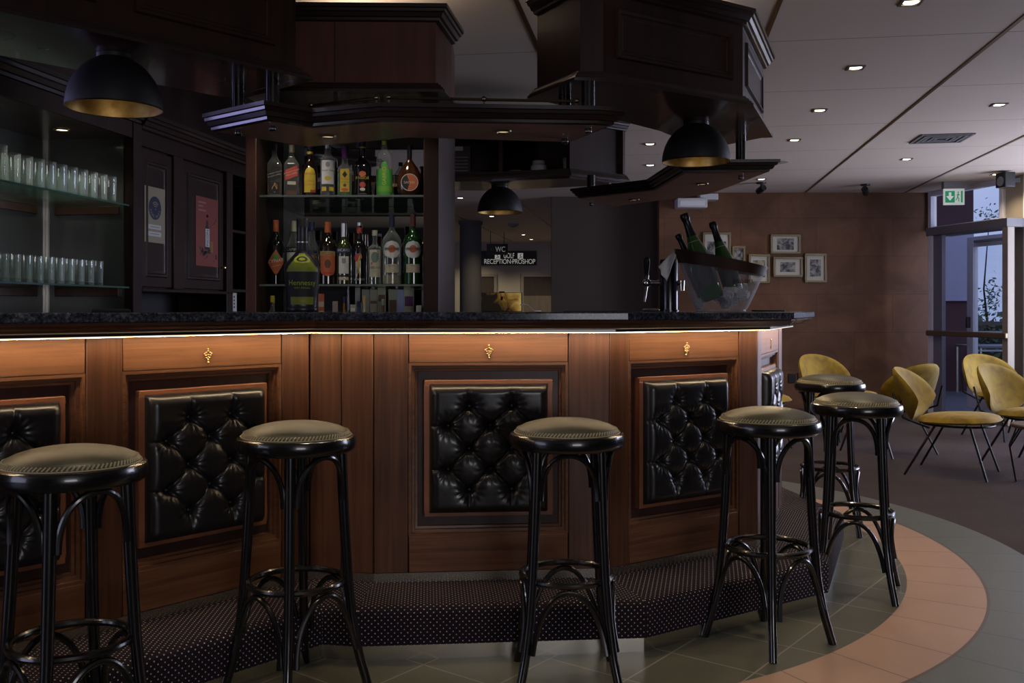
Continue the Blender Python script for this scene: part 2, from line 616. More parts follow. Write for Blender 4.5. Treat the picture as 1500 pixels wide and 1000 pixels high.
def brown_wall():
    m = plain('mottled_brown_wallcovering', (0.12, 0.06, 0.03), 0.48, spec=0.25)
    g = G(m)
    v = g.obj()
    a = g.noise(v, 1.6, 6, 0.8, 0.6)
    b = g.noise(v, 60, 3)
    # square sheets of the covering
    br = g.node('ShaderNodeTexBrick')
    g.put(br.inputs['Vector'], g.obj((1, 1, 1), (PI / 2, 0, 0)))
    br.inputs['Scale'].default_value = 1.0
    br.inputs['Brick Width'].default_value = 0.9
    br.inputs['Row Height'].default_value = 0.45
    br.inputs['Mortar Size'].default_value = 0.003
    br.inputs['Color1'].default_value = (1, 1, 1, 1)
    br.inputs['Color2'].default_value = (0.86, 0.86, 0.86, 1)
    br.inputs['Mortar'].default_value = (0.6, 0.6, 0.6, 1)
    c = g.ramp(a, [(0.3, (0.085, 0.038, 0.016)), (0.5, (0.13, 0.060, 0.028)), (0.72, (0.19, 0.092, 0.046))])
    mu = g.node('ShaderNodeMix', data_type='RGBA', blend_type='MULTIPLY')
    mu.inputs['Factor'].default_value = 1
    g.put(mu.inputs[6], c); g.put(mu.inputs[7], br.outputs['Color'])
    g.base(mu.outputs[2])
    g.bump(g.math('ADD', g.math('MULTIPLY', b, 0.3), a), 0.15, 0.01)
    return m
BROWN_WALL = brown_wall()
def painted(name, col, var=0.12, rough=0.8):
    m = plain(name, col, rough)
    g = G(m)
    f = g.noise(g.obj(), 2.2, 4)
    g.base(g.mix(f, tuple(c * (1 - var) for c in col), tuple(c * (1 + var) for c in col)))
    return m
GREY_WALL = painted('dark_grey_wall_paint', (0.060, 0.046, 0.031))
DIM_WALL = painted('charcoal_wall_paint', (0.035, 0.034, 0.033))
PALE_WALL = painted('warm_grey_wall_paint', (0.42, 0.39, 0.32))
COLUMN_M = painted('column_paint', (0.085, 0.082, 0.076))

def thin_glass(name, tint=(1, 1, 1), gloss=0.6, rough=0.03, dens=0.0, milk=(0.5, 0.55, 0.52)):
    """thin clear glass: see-through with Fresnel gloss; dens adds a faint milky body"""
    m = new_mat(name)
    t = m.node_tree
    t.nodes.clear()
    out = t.nodes.new('ShaderNodeOutputMaterial')
    tr = t.nodes.new('ShaderNodeBsdfTransparent')
    tr.inputs['Color'].default_value = (*tint, 1)
    gl = t.nodes.new('ShaderNodeBsdfGlossy')
    gl.inputs['Roughness'].default_value = rough
    gl.inputs['Color'].default_value = (gloss, gloss, gloss, 1)
    fr = t.nodes.new('ShaderNodeFresnel')
    fr.inputs['IOR'].default_value = 1.5
    mx = t.nodes.new('ShaderNodeMixShader')
    ge = t.nodes.new('ShaderNodeNewGeometry')
    fm = t.nodes.new('ShaderNodeMath'); fm.operation = 'MULTIPLY'
    fs = t.nodes.new('ShaderNodeMath'); fs.operation = 'SUBTRACT'
    fs.inputs[0].default_value = 1.0
    t.links.new(ge.outputs['Backfacing'], fs.inputs[1])
    t.links.new(fr.outputs[0], fm.inputs[0]); t.links.new(fs.outputs[0], fm.inputs[1])
    t.links.new(fm.outputs[0], mx.inputs[0])
    t.links.new(tr.outputs[0], mx.inputs[1])
    t.links.new(gl.outputs[0], mx.inputs[2])
    last = mx
    if dens > 0:
        df = t.nodes.new('ShaderNodeBsdfDiffuse')
        df.inputs['Color'].default_value = (*milk, 1)
        lw = t.nodes.new('ShaderNodeLayerWeight')
        lw.inputs['Blend'].default_value = 0.35
        ml = t.nodes.new('ShaderNodeMath'); ml.operation = 'MULTIPLY_ADD'
        t.links.new(lw.outputs['Facing'], ml.inputs[0])
        ml.inputs[1].default_value = dens
        ml.inputs[2].default_value = dens * 0.12
        m2 = t.nodes.new('ShaderNodeMixShader')
        t.links.new(ml.outputs[0], m2.inputs[0])
        t.links.new(mx.outputs[0], m2.inputs[1])
        t.links.new(df.outputs[0], m2.inputs[2])
        last = m2
    t.links.new(last.outputs[0], out.inputs['Surface'])
    return m
PANE = thin_glass('window_glass', (0.93, 0.95, 0.96), 0.8, 0.01)
GLASS_SHELF = thin_glass('green_shelf_glass', (0.80, 0.90, 0.86), 0.9, 0.03, 0.10, (0.25, 0.42, 0.36))
GLASS_EDGE = plain('green_glass_edge', (0.05, 0.16, 0.12), 0.15, coat=0.5)
TUMBLER = thin_glass('drinking_glass', (0.95, 0.97, 0.96), 1.0, 0.04, 0.30, (0.80, 0.86, 0.82))
CLEAR_BOTTLE = thin_glass('clear_bottle_glass', (0.90, 0.92, 0.92), 1.0, 0.04, 0.36, (0.55, 0.57, 0.57))
ACRYLIC = thin_glass('clear_acrylic', (0.93, 0.94, 0.95), 1.0, 0.04, 0.55, (0.62, 0.63, 0.70))
ICE = thin_glass('ice', (0.8, 0.82, 0.84), 0.9, 0.12, 0.85, (0.95, 0.93, 0.94))
MIRROR = plain('mirror_silver', (0.72, 0.72, 0.70), 0.02, 1.0)
BROWN_GLASS = plain('dark_brown_glass', (0.012, 0.005, 0.003), 0.08, coat=0.6)
BLACK_GLASS = plain('black_glass', (0.004, 0.004, 0.005), 0.07, coat=0.6)
GREEN_GLASS = plain('dark_green_glass', (0.006, 0.035, 0.008), 0.07, coat=0.6)
OLIVE_GLASS = plain('olive_green_glass', (0.03, 0.035, 0.006), 0.07, coat=0.6)
AMBER = plain('amber_liquid', (0.11, 0.045, 0.010), 0.1, coat=0.4)
DEEP_AMBER = plain('deep_amber_liquid', (0.045, 0.015, 0.005), 0.1, coat=0.4)
GREEN_LIQ = plain('bright_green_liquid', (0.010, 0.095, 0.015), 0.1, coat=0.4)
LED_M = plain('led_glow', (0.9, 0.8, 0.6), 0.5, emis=(1.0, 0.86, 0.64), estr=0.62)
LED_DOWN = plain('led_emitter', (0.9, 0.8, 0.6), 0.5, emis=(1.0, 0.74, 0.44), estr=46.0)
LAMP_GLOW = plain('downlight_glow', (0.9, 0.85, 0.7), 0.5, emis=(1.0, 0.86, 0.62), estr=7.0)
DIM_GLOW = plain('faint_cabinet_light', (0.8, 0.7, 0.5), 0.4, emis=(1.0, 0.74, 0.42), estr=0.55)
def gold_leaf():
    m = plain('gold_leaf', (0.50, 0.33, 0.11), 0.4, 0.85)
    g = G(m)
    f = g.noise(g.obj(), 16, 5, 0.4)
    g.base(g.ramp(f, [(0.35, (0.38, 0.24, 0.08)), (0.7, (0.68, 0.48, 0.19))]))
    return m
GOLD_LEAF = gold_leaf()
PRINT = {}
def ink(name, col, rough=0.6):
    if name not in PRINT:
        PRINT[name] = plain(name + '_print', col, rough)
    return PRINT[name]
WHITE = ink('white', (0.55, 0.55, 0.55)); BLACK = ink('black', (0.008, 0.008, 0.01)); RED = ink('red', (0.36, 0.045, 0.03))
ORANGE = ink('orange', (0.42, 0.10, 0.035)); YELLOW = ink('yellow', (0.50, 0.37, 0.03)); NAVY = ink('navy', (0.012, 0.017, 0.055))
CREAM = ink('cream', (0.42, 0.38, 0.29)); GOLD = ink('gold', (0.45, 0.30, 0.10)); LIME = ink('lime', (0.33, 0.40, 0.025))
PURPLE = ink('purple', (0.10, 0.018, 0.11)); GREEN = ink('green', (0.05, 0.25, 0.04)); GREYP = ink('grey', (0.22, 0.22, 0.23))
BLUE = ink('blue', (0.03, 0.06, 0.20)); SILVER = plain('silver_foil', (0.5, 0.5, 0.52), 0.3, 0.9); BROWN = ink('brown', (0.09, 0.045, 0.02))
TEAL = ink('teal', (0.12, 0.17, 0.15)); LILAC = ink('lilac', (0.28, 0.30, 0.52))
# ================================================================== the setting
ROOM = [(-6.4, -7.4), (8.75, -7.4), (4.95, 11.32), (4.95, 19.9), (-8.1, 19.9)]
struct(MB().prism(ROOM, -0.06, 0).build('floor', FLOOR_M, smooth=0))
struct(MB().prism(ROOM, CEIL, CEIL + 0.1).build('ceiling', CEIL_M, smooth=0))
# long bronze slots between the ceiling panels, seven degrees off the view axis
BRONZE = plain('bronze_ceiling_slot', (0.17, 0.095, 0.035), 0.35, 0.7)
for k, n in enumerate((-4, -3, -2, -1, 0, 1)):
    # slot line: half a panel to the right of light row n
    x0, y0 = grid_pt(n, 0)
    x0 += 0.575; y0 -= 0.09
    s = 0.1548
    pts = []
    a, b = -10.0, 14.5
    w = 0.011
    mb = MB()
    mb.prism([(x0 + s * a - w, y0 + a), (x0 + s * a + w, y0 + a), (x0 + s * b + w, y0 + b), (x0 + s * b - w, y0 + b)], CEIL - 0.004, CEIL + 0.01)
    struct(mb.build('trim_%d' % (k + 1), BRONZE, smooth=0))

def wall_seg(name, a, b, z0, z1, t, m):
    d = (Vector(b) - Vector(a)).normalized()
    n = Vector((-d.y, d.x)) * t
    return struct(MB().prism([a, b, (b[0] + n.x, b[1] + n.y), (a[0] + n.x, a[1] + n.y)], z0, z1).build(name, m, smooth=0))
wall_seg('wall_back', (1.74, 11.30), (4.93, 11.30), 0, CEIL, 0.15, BROWN_WALL)
wall_seg('wall_partition', (0.485, 11.7), (1.80, 11.7), 0, CEIL, 0.15, GREY_WALL)
wall_seg('wall_far', (-8, 19.7), (5, 19.7), 0, CEIL, 0.15, PALE_WALL)
wall_seg('wall_front', (9, -7.2), (4.9, -7.2), 0, CEIL, 0.15, DIM_WALL)
wall_seg('wall_behind', (1.5, -7.2), (-6.2, -7.2), 0, CEIL, 0.15, DIM_WALL)
struct(MB().box(1.5, 4.9, -7.35, -7.2, 0, 0.35).build('wall_sill', DIM_WALL, smooth=0))  # the window opening behind the camera is assumed
struct(MB().box(1.5, 4.9, -7.35, -7.2, 2.35, CEIL).build('wall_lintel', DIM_WALL, smooth=0))
wall_seg('wall_left', (-6.2, -7.2), (-6.2, -3.6), 0, CEIL, 0.15, DIM_WALL)
wall_seg('wall_leftmiddle', (-6.2, 0.4), (-6.2, 2.9), 0, CEIL, 0.15, DIM_WALL)
wall_seg('wall_leftfar', (-6.2, 6.3), (-6.2, 19.7), 0, CEIL, 0.15, DIM_WALL)
for k_, (ya, yb) in enumerate(((-3.6, 0.4), (2.9, 6.3))):  # assumed openings for the unseen left windows
    struct(MB().box(-6.35, -6.2, ya, yb, 0, 0.35).build('wall_leftsill', DIM_WALL, smooth=0))
    struct(MB().box(-6.35, -6.2, ya, yb, 2.35, CEIL).build('wall_leftlintel', DIM_WALL, smooth=0))
struct(MB().box(-4.60, -2.95, -4.3, -3.6, 0, CEIL).build('column', BROWN_WALL, smooth=0))
# far round column beside the reception
struct(MB().lathe([(0.0, 0), (0.17, 0), (0.17, CEIL - 0.05), (0.19, CEIL - 0.05), (0.19, CEIL)], 32, cx=-0.65, cy=15.0).build('column', COLUMN_M))

# reception doors in the far wall
DOOR_D = wood('dark_door_veneer', (0.03, 0.022, 0.017), (0.055, 0.042, 0.032), (14, 14, 1), 0.5, 0.1)
DOOR_L = wood('pale_door_veneer', (0.12, 0.10, 0.075), (0.18, 0.155, 0.12), (14, 14, 1), 0.5, 0.1)
DOOR_F = plain('door_frame_paint', (0.24, 0.22, 0.18), 0.6)
def far_door(n, x0, x1, label):
    r = struct(thing('door_%d' % n, label, None, (x0, 19.69, 0)))
    w = x1 - x0
    MB().box(0, 0.06, -0.03, 0.0, 0, 1.90).build('frame', DOOR_F, r, bevel=0.004)
    MB().box(w - 0.06, w, -0.03, 0.0, 0, 1.90).build('frame', DOOR_F, r, bevel=0.004)
    MB().box(0.06, w - 0.06, -0.03, 0.0, 1.84, 1.90).build('frame', DOOR_F, r, bevel=0.004)
    MB().box(0.06, w - 0.06, -0.012, 0.0, 1.45, 1.84).build('upper_panel', DOOR_D, r)
    MB().box(0.06, w - 0.06, -0.012, 0.0, 0.02, 1.45).build('lower_panel', DOOR_L, r)
    return r
far_door(2, -1.02, -0.31, None)
far_door(3, 0.18, 1.10, None)

# ---- glazed wall on the right: dir (0.2,-0.98)
def gl(t, off=0.0, z=0):
    """point on the glazed wall line t metres from its far corner; off is outwards"""
    d = Vector((0.199, -0.980)); n = Vector((0.980, 0.199))
    p = Vector((4.93, 11.30)) + d * t + n * off
    return (p.x, p.y)
GL_ROT = math.atan2(-0.980, 0.199)
def on_glass(name, t0, label=None, off=0.0):
    x, y = gl(t0, off)
    return thing(name, label, None, (x, y, 0), GL_ROT)      # local +x runs along the wall towards the camera, +y outwards (right side)
# local frame: x along wall; outwards is +y (left of travel is +x world since travel heads to -Y)
def pane_unit(name, t0, w, z0, z1, fw=0.07, mull=()):
    r = struct(on_glass(name, t0))
    fm = FRAME_PAINT
    mb = MB()
    mb.box(0, fw, -0.03, 0.05, z0, z1); 
    mb.box(w - fw, w, -0.03, 0.05, z0, z1)
    mb.box(fw, w - fw, -0.03, 0.05, z1 - fw, z1)
    mb.box(fw, w - fw, -0.03, 0.05, z0, z0 + fw)
    for q in mull:
        mb.box(q - 0.02, q + 0.02, -0.03, 0.05, z0 + fw, z1 - fw)
    mb.build('window_frame', fm, r, bevel=0.004)
    MB().box(fw, w - fw, 0.008, 0.014, z0 + fw, z1 - fw).build('pane', PANE, r, smooth=0)
    return r
# transom over the terrace door
pane_unit('window_1', 0.02, 1.26, 2.08, CEIL, 0.055)
# beige pillar between door and the next window
a, b = gl(1.29), gl(1.66)
wall_seg('wall_right', a, b, 0, CEIL, 0.16, BEIGE_PAINT)
struct(MB().prism([gl(1.60, -0.05), gl(1.70, -0.05), gl(1.70, 0.0), gl(1.60, 0.0)], 0, CEIL).build('trim_8', FRAME_PAINT, smooth=0))
for k in range(2):
    pane_unit('window_%d' % (k + 2), 1.70 + k * 2.3, 2.28, 0.0, CEIL, 0.09, (1.14,))
wall_seg('wall_rightnear', gl(6.32), (8.85, -7.2), 0, CEIL, 0.15, DIM_WALL)

# terrace door, set 0.3 m into the room as a draught lobby
def terrace_door():
    r = struct(on_glass('door_1', 0.42, off=-0.29))
    W = 1.28
    mb = MB(); mb.box(0, 0.07, -0.02, 0.06, 0, 2.0); mb.build('frame', FRAME_PAINT, r, bevel=0.004)
    mb = MB(); mb.box(W - 0.08, W, -0.02, 0.06, 0, 2.0); mb.build('frame', BEIGE_PAINT, r, bevel=0.004)
    MB().box(-0.02, W, -0.03, 0.29, 2.0, 2.09).build('header', plain('grey_lobby_header', (0.16, 0.155, 0.17), 0.5), r, bevel=0.004)
    MB().box(0.07, 0.22, 0.0, 0.05, 0.02, 2.0).build('side_post', plain('grey_door_post', (0.17, 0.17, 0.22), 0.45), r, bevel=0.004)
    MB().box(0.0, W, -0.05, -0.01, 0.875, 0.935).build('push_bar', plain('bronze_push_bar', (0.20, 0.155, 0.10), 0.35, 0.6), r, bevel=0.01)
    MB().box(0.22, W - 0.08, 0.015, 0.022, 0.02, 2.0).build('pane', PANE, r, smooth=0)
    return r
terrace_door()
def outer_door():
    r = struct(on_glass('door_4', -0.02, off=0.55))
    W = 1.45
    mb = MB()
    mb.box(0.0, 0.11, -0.03, 0.04, 0, 2.03)
    mb.build('stile', FRAME_PAINT, r, bevel=0.005)
    MB().box(W - 0.11, W, -0.03, 0.04, 0, 2.03).build('stile', FRAME_PAINT, r, bevel=0.005)
    MB().box(0.11, W - 0.11, -0.03, 0.04, 1.91, 2.03).build('top_rail', FRAME_PAINT, r, bevel=0.005)
    MB().box(0.11, W - 0.11, -0.03, 0.04, 0, 0.16).build('bottom_rail', FRAME_PAINT, r, bevel=0.005)
    MB().box(0.11, W - 0.11, 0.0, 0.006, 0.16, 1.91).build('pane', PANE, r, smooth=0)
    MB().box(0.15, W - 0.3, -0.055, -0.03, 1.955, 1.985).build('door_closer', GREY_PL, r, bevel=0.004)
    MB().box(0.04, 0.07, -0.08, -0.03, 0.95, 1.08).build('handle', BLACK_MET, r, bevel=0.006)
    return r
outer_door()
# outdoors
struct(MB().box(4.6, 60, -12, 60, -0.3, -0.08).build('ground', painted('terrace_paving', (0.12, 0.12, 0.13)), smooth=0))
CLAD = painted('maroon_cladding', (0.09, 0.04, 0.045))
struct(MB().box(5.7, 7.05, 14.6, 15.2, -0.1, 5.5).build('wall_outside', CLAD, smooth=0))

struct(MB().box(5.72, 7.03, 14.55, 14.598, 1.30, 2.36).build('trim_9', painted('painted_pane_reflection', (0.45, 0.43, 0.55)), smooth=0))  # pale board added to imitate the lavender reflection in the door glass

# ================================================================== bar plan
L0 = (-1.95, 2.135)
V1 = (-0.741, 3.495); V2 = (-0.50, 3.455); V3 = (0.36, 3.530); V4 = (1.02, 3.965)
V5 = (1.33, 4.71); V6 = (1.22, 5.50); V7 = (0.72, 6.12); V8 = (-0.05, 6.40)
PLAN = [L0, V1, V2, V3, V4, V5, V6, V7]
PAN_B, PAN_T = 0.215, 1.10

# carcass behind the panels
cc = offset_poly(PLAN, -0.05); ci = offset_poly(PLAN, -0.48)
r = thing('bar_carcass', 'dark wooden body of the bar behind its front panels', 'bar', (-0.2, 4.2, 0))
mb = MB(); mb.sweep(PLAN, [(-0.48, 0.0), (-0.045, 0.0), (-0.045, 1.128), (-0.48, 1.128)])
mb.build('body', DARK_W, r, True, smooth=0)

def cushion_mesh():
    w, h, d = 0.434, 0.470, 0.040
    odd = [0.333, 0.69]; ev = [0.155, 0.51, 0.865]
    rows = [0.17, 0.32, 0.497, 0.656, 0.815]
    B = []
    for k, v in enumerate(rows):
        for u in (odd if k % 2 == 0 else ev):
            B.append(((u - 0.5) * w, (0.5 - v) * h, k))
    S = []
    for a in B:
        for b in B:
            if b[2] == a[2] + 1 and abs(a[0] - b[0]) < 0.11:
                S.append((a, b))
        if a[2] == 0:
            S.append((a, (a[0], h / 2, 0)))
        if a[2] == 4:
            S.append((a, (a[0], -h / 2, 0)))
    for k in (1, 3):
        row = [b for b in B if b[2] == k]
        S.append((row[0], (-w / 2, row[0][1], 0)))
        S.append((row[-1], (w / 2, row[-1][1], 0)))
    def seg(x, z, a, b):
        ax, az, bx, bz = a[0], a[1], b[0], b[1]
        dx, dz = bx - ax, bz - az
        t = max(0, min(1, ((x - ax) * dx + (z - az) * dz) / (dx * dx + dz * dz)))
        return math.hypot(x - ax - t * dx, z - az - t * dz)
    def f(u, v):
        x = (u - 0.5) * w; z = (v - 0.5) * h
        m = min(w / 2 - abs(x), h / 2 - abs(z))
        mx = min(1, (w / 2 - abs(x)) / 0.035); mz = min(1, (h / 2 - abs(z)) / 0.035)
        roll = math.sqrt(max(0, 1 - (1 - mx) ** 2)) * math.sqrt(max(0, 1 - (1 - mz) ** 2))
        bb = min(B, key=lambda q: (x - q[0]) ** 2 + (z - q[1]) ** 2)
        db = math.hypot(x - bb[0], z - bb[1])
        ds = min(seg(x, z, a, b) for a, b in S)
        edge = min(1, m / 0.05)
        y = d * (0.35 + 0.65 * roll) + 0.016 * roll
        y -= 0.020 * math.exp(-(db / 0.014) ** 2) + 0.011 * math.exp(-(db / 0.034) ** 2)
        y -= 0.0085 * math.exp(-(ds / 0.0042) ** 2) * (0.45 + 0.55 * edge) + 0.0050 * math.exp(-(ds / 0.016) ** 2) * edge
        an = math.atan2(z - bb[1], x - bb[0])
        y += 0.0016 * math.sin(an * 13 + bb[0] * 40) * math.exp(-((db - 0.026) / 0.020) ** 2)
        return Vector((x, -y, z))
    mb = MB()
    nu, nv = 96, 104
    mb.grid(f, nu, nv)
    # sides back to the board
    bm = mb.bm
    es = [e for e in bm.edges if e.is_boundary]
    ret = bmesh.ops.extrude_edge_only(bm, edges=es)
    for g in ret['geom']:
        if isinstance(g, bmesh.types.BMVert):
            g.co.y = 0
    return mb, B
_cm, BUTTONS = cushion_mesh()
_c0 = _cm.build('cushion', LEATHER, smooth=180)
CUSHION_ME = _c0.data
bpy.data.objects.remove(_c0)
_b0 = MB().lathe([(0, 0.006), (0.0045, 0.005), (0.0075, 0.002), (0.008, 0)], 14, Matrix.Rotation(PI / 2, 4, 'X')).build('button', LEATHER)
BUTTON_ME = _b0.data
bpy.data.objects.remove(_b0)

def emblem(parent, x, z, y, anchor):
    mb = MB()
    def bead(a, b, r):
        mb.ball((x + a * 1.2, y - 0.002, z + b * 1.15), r * 1.15, 6)
    if anchor != 'anchor_only':
        for a, b, r in ((0, 0.022, 0.0032), (0, 0.015, 0.003), (-0.006, 0.011, 0.003), (0.006, 0.011, 0.003), (-0.011, 0.008, 0.0028), (0.011, 0.008, 0.0028),
                        (-0.007, 0.003, 0.003), (0.007, 0.003, 0.003), (0, 0.005, 0.0032), (-0.005, -0.004, 0.003), (0.005, -0.004, 0.003), (0, -0.001, 0.0025), (0, -0.009, 0.003)):
            bead(a, b, r)
    mb.tube([(x, y - 0.002, z + (0.02 if anchor == 'anchor_only' else -0.006)), (x, y - 0.002, z - 0.02)], 0.0016, 6)
    if anchor:
        mb.tube([(x - 0.012, y - 0.002, z - 0.010), (x - 0.008, y - 0.002, z - 0.018), (x, y - 0.002, z - 0.022), (x + 0.008, y - 0.002, z - 0.018), (x + 0.012, y - 0.002, z - 0.010)], [0.0022, 0.0018, 0.0018, 0.0018, 0.0022], 6)
    else:
        mb.ball((x + 0.001, y - 0.002, z - 0.02), 0.0042, 6)
    if anchor == 'anchor_only':
        mb.ball((x, y - 0.002, z + 0.02), 0.004, 6)
    return mb.build('emblem', BRASS, parent)

def bar_panel(label, a, ang, wl, wr, op=0.585, anchor=False):
    """front panel in its own frame: x along the bar, -y towards the guest"""
    r = thing('bar_front_panel', label, 'bar panel', (a[0], a[1], 0), ang, 'tufted panels along the bar front')
    T = 0.045
    L = wl + op + wr
    g = 0.0015
    def stile(x0, x1):
        MB().box(x0 + g, x1 - g, 0, T, PAN_B, PAN_T).build('stile', MAH_V, r, bevel=0.0025)
    if wl: stile(0, wl)
    if wr: stile(wl + op, L)
    x0, x1 = wl, wl + op
    z0, z1 = 0.345, 0.976
    MB().box(x0 + g, x1 - g, 0.002, T, z1, PAN_T).build('top_rail', MAH_H, r, bevel=0.0025)
    MB().box(x0 + g, x1 - g, 0.002, T, PAN_B, z0).build('bottom_rail', MAH_H, r, bevel=0.0025)
    MB().box(x0, x1, 0.036, T, z0, z1).build('field', MAH_D, r, smooth=0)
    # stepped moulding round the recess
    mb = MB()
    steps = [(0.0, 0.003), (0.010, 0.003), (0.012, 0.014), (0.022, 0.016), (0.024, 0.026), (0.032, 0.028), (0.034, 0.036)]
    rings = []
    for (i, y) in steps:
        rings.append([mb.v((x0 + i, y, z0 + i)), mb.v((x1 - i, y, z0 + i)), mb.v((x1 - i, y, z1 - i)), mb.v((x0 + i, y, z1 - i))])
    for A, B in zip(rings, rings[1:]):
        for q in range(4):
            s = (q + 1) % 4
            mb.face([A[q], A[s], B[s], B[q]])
    mb.build('moulding', MAH_H, r, smooth=20)
    # upholstered board
    cx = (x0 + x1) / 2; cz = 0.663
    fw, fh, ft = 0.235, 0.249, 0.020
    mb = MB()
    for (xa, xb, za, zb) in ((-fw, fw, fh - ft, fh), (-fw, fw, -fh, -fh + ft), (-fw, -fw + ft, -fh + ft, fh - ft), (fw - ft, fw, -fh + ft, fh - ft)):
        mb.box(cx + xa, cx + xb, 0.008, 0.037, cz + za, cz + zb)
    mb.build('cushion_frame', FRAME_W, r, bevel=0.002)
    c = bpy.data.objects.new('cushion', CUSHION_ME)
    c.location = (cx, 0.022, cz)
    COL.objects.link(c); c.parent = r
    for (bx, bz, k) in BUTTONS:
        b = bpy.data.objects.new('button', BUTTON_ME)
        b.location = (bx, -0.0245, bz)
        COL.objects.link(b); b.parent = c
    emblem(r, cx, 1.013, 0.001, anchor)
    return r
dB = (Vector(V1) - Vector(L0)).normalized()
aB = math.atan2(dB.y, dB.x)
def onB(s):
    p = Vector(V1) - dB * s
    return (p.x, p.y)
bar_panel('tufted bar panel at the far left edge, behind the nearest stool', onB(1.519), aB, 0.115, 0.0)
bar_panel('tufted bar panel left of the plain corner boards, behind the second stool from left', onB(0.819), aB, 0.115, 0.119)
dC = Vector(V3) - Vector(V2); aC = math.atan2(dC.y, dC.x)
bar_panel('tufted bar panel facing the room squarely, right of the plain corner boards', V2, aC, 0.125, dC.length - 0.71)
dD = Vector(V4) - Vector(V3); aD = math.atan2(dD.y, dD.x)
bar_panel('tufted bar panel under the ice bucket, turned slightly to the right', V3, aD, 0.095, dD.length - 0.68, anchor=True)
dE = Vector(V5) - Vector(V4); aE = math.atan2(dE.y, dE.x)
bar_panel('tufted bar panel on the right end, seen almost edge on', V4, aE, 0.105, dE.length - 0.69, anchor='anchor_only')
# plain boards in the inner corner
dX = Vector(V2) - Vector(V1); aX = math.atan2(dX.y, dX.x)
r = thing('corner_boards', 'three plain upright mahogany boards in the inner corner of the bar', 'wood panel', (V1[0], V1[1], 0), aX)
n = 2
for k in range(n):
    w = dX.length / n
    MB().box(k * w + (0.0005 if k == 0 else 0.002), (k + 1) * w - 0.002, 0.003 if k == 0 else -0.004, 0.045, PAN_B - 0.0, PAN_T).build('board', MAH_V, r, bevel=0.004)
r['label'] = 'pair of plain upright mahogany boards in the inner corner of the bar'
# wood beyond the visible end of the bar
for A, Bp in ((V5, V6), (V6, V7)):
    d = Vector(Bp) - Vector(A)
    rr = thing('bar_back_panel', 'plain mahogany board closing the hidden far side of the bar', 'bar panel', (A[0], A[1], 0), math.atan2(d.y, d.x), 'far side boards of the bar')
    MB().box(0, d.length, 0, 0.045, PAN_B, PAN_T).build('board', MAH_V, rr)

# LED line under the counter
r = thing('led_strip', 'thin warm white light strip glowing under the bar counter edge', 'light strip', (-0.2, 3.5, 1.088))
mb = MB(); mb.sweep(PLAN, [(0.036, 1.0850), (0.052, 1.0850), (0.052, 1.0880), (0.036, 1.0880)])
mb.build('diffuser', LED_M, r, True, smooth=0)
mb = MB(); mb.sweep(PLAN, [(0.037, 1.0847), (0.050, 1.0847)], closed_prof=False)
mb.build('emitter', LED_DOWN, r, True, smooth=0)
MB().sweep(PLAN, [(0.034, 1.0882), (0.052, 1.0882), (0.052, 1.0985), (0.034, 1.0985)]).build('mounting_rail', DARK_H, r, True, smooth=0)

# counter: granite slab on a moulded wooden bed
r = thing('bar_counter', 'long dark granite bar counter with moulded wooden underside', 'counter', (-0.2, 3.8, 1.10))
OUT = 0.150; INN = -0.52
mb = MB(); mb.sweep(PLAN, [(INN, 1.1305), (OUT - 0.004, 1.1305), (OUT, 1.1345), (OUT, 1.156), (OUT - 0.004, 1.160), (INN, 1.160)])
mb.build('granite_top', GRANITE, r, True, smooth=25)
mb = MB(); mb.sweep(PLAN, [(-0.04, 1.130), (-0.04, 1.0985), (0.004, 1.0985), (0.012, 1.094), (0.085, 1.0985), (0.110, 1.102), (0.116, 1.110), (0.122, 1.112), (0.132, 1.122), (0.138, 1.123), (0.140, 1.130)])
mb.build('wooden_moulding', wood('counter_bed_wood', (0.035, 0.014, 0.009), (0.09, 0.036, 0.02), (3, 3, 20), 0.28, 0.5), r, True, smooth=30)

# carpeted step with steel kick strips
r = thing('bar_step', 'carpeted foot step with white dots running along the bar base', 'step', (-0.2, 3.5, 0))
ST = 0.285
prof = [(-0.02, 0.180), (0.05, 0.181), (0.15, 0.181), (ST - 0.030, 0.180), (ST - 0.014, 0.176), (ST - 0.004, 0.166), (ST, 0.150), (ST, 0.10), (ST - 0.001, 0.052), (ST - 0.012, 0.050)]
mb = MB(); mb.sweep(PLAN, prof, closed_prof=False, uv=True)
o = mb.build('carpet', CARPET_DOT, r, True, smooth=50)
mb = MB(); mb.sweep(PLAN, [(-0.02, 0.0), (ST - 0.016, 0.0), (ST - 0.016, 0.05), (ST - 0.03, 0.172), (-0.02, 0.174)])
mb.build('toe_plate', STEEL, r, True, smooth=0)
mb = MB(); mb.sweep(PLAN, [(-0.03, 0.170), (-0.004, 0.170), (-0.004, 0.214), (-0.03, 0.214)])
mb.build('kick_strip', STEEL, r, True, smooth=0)

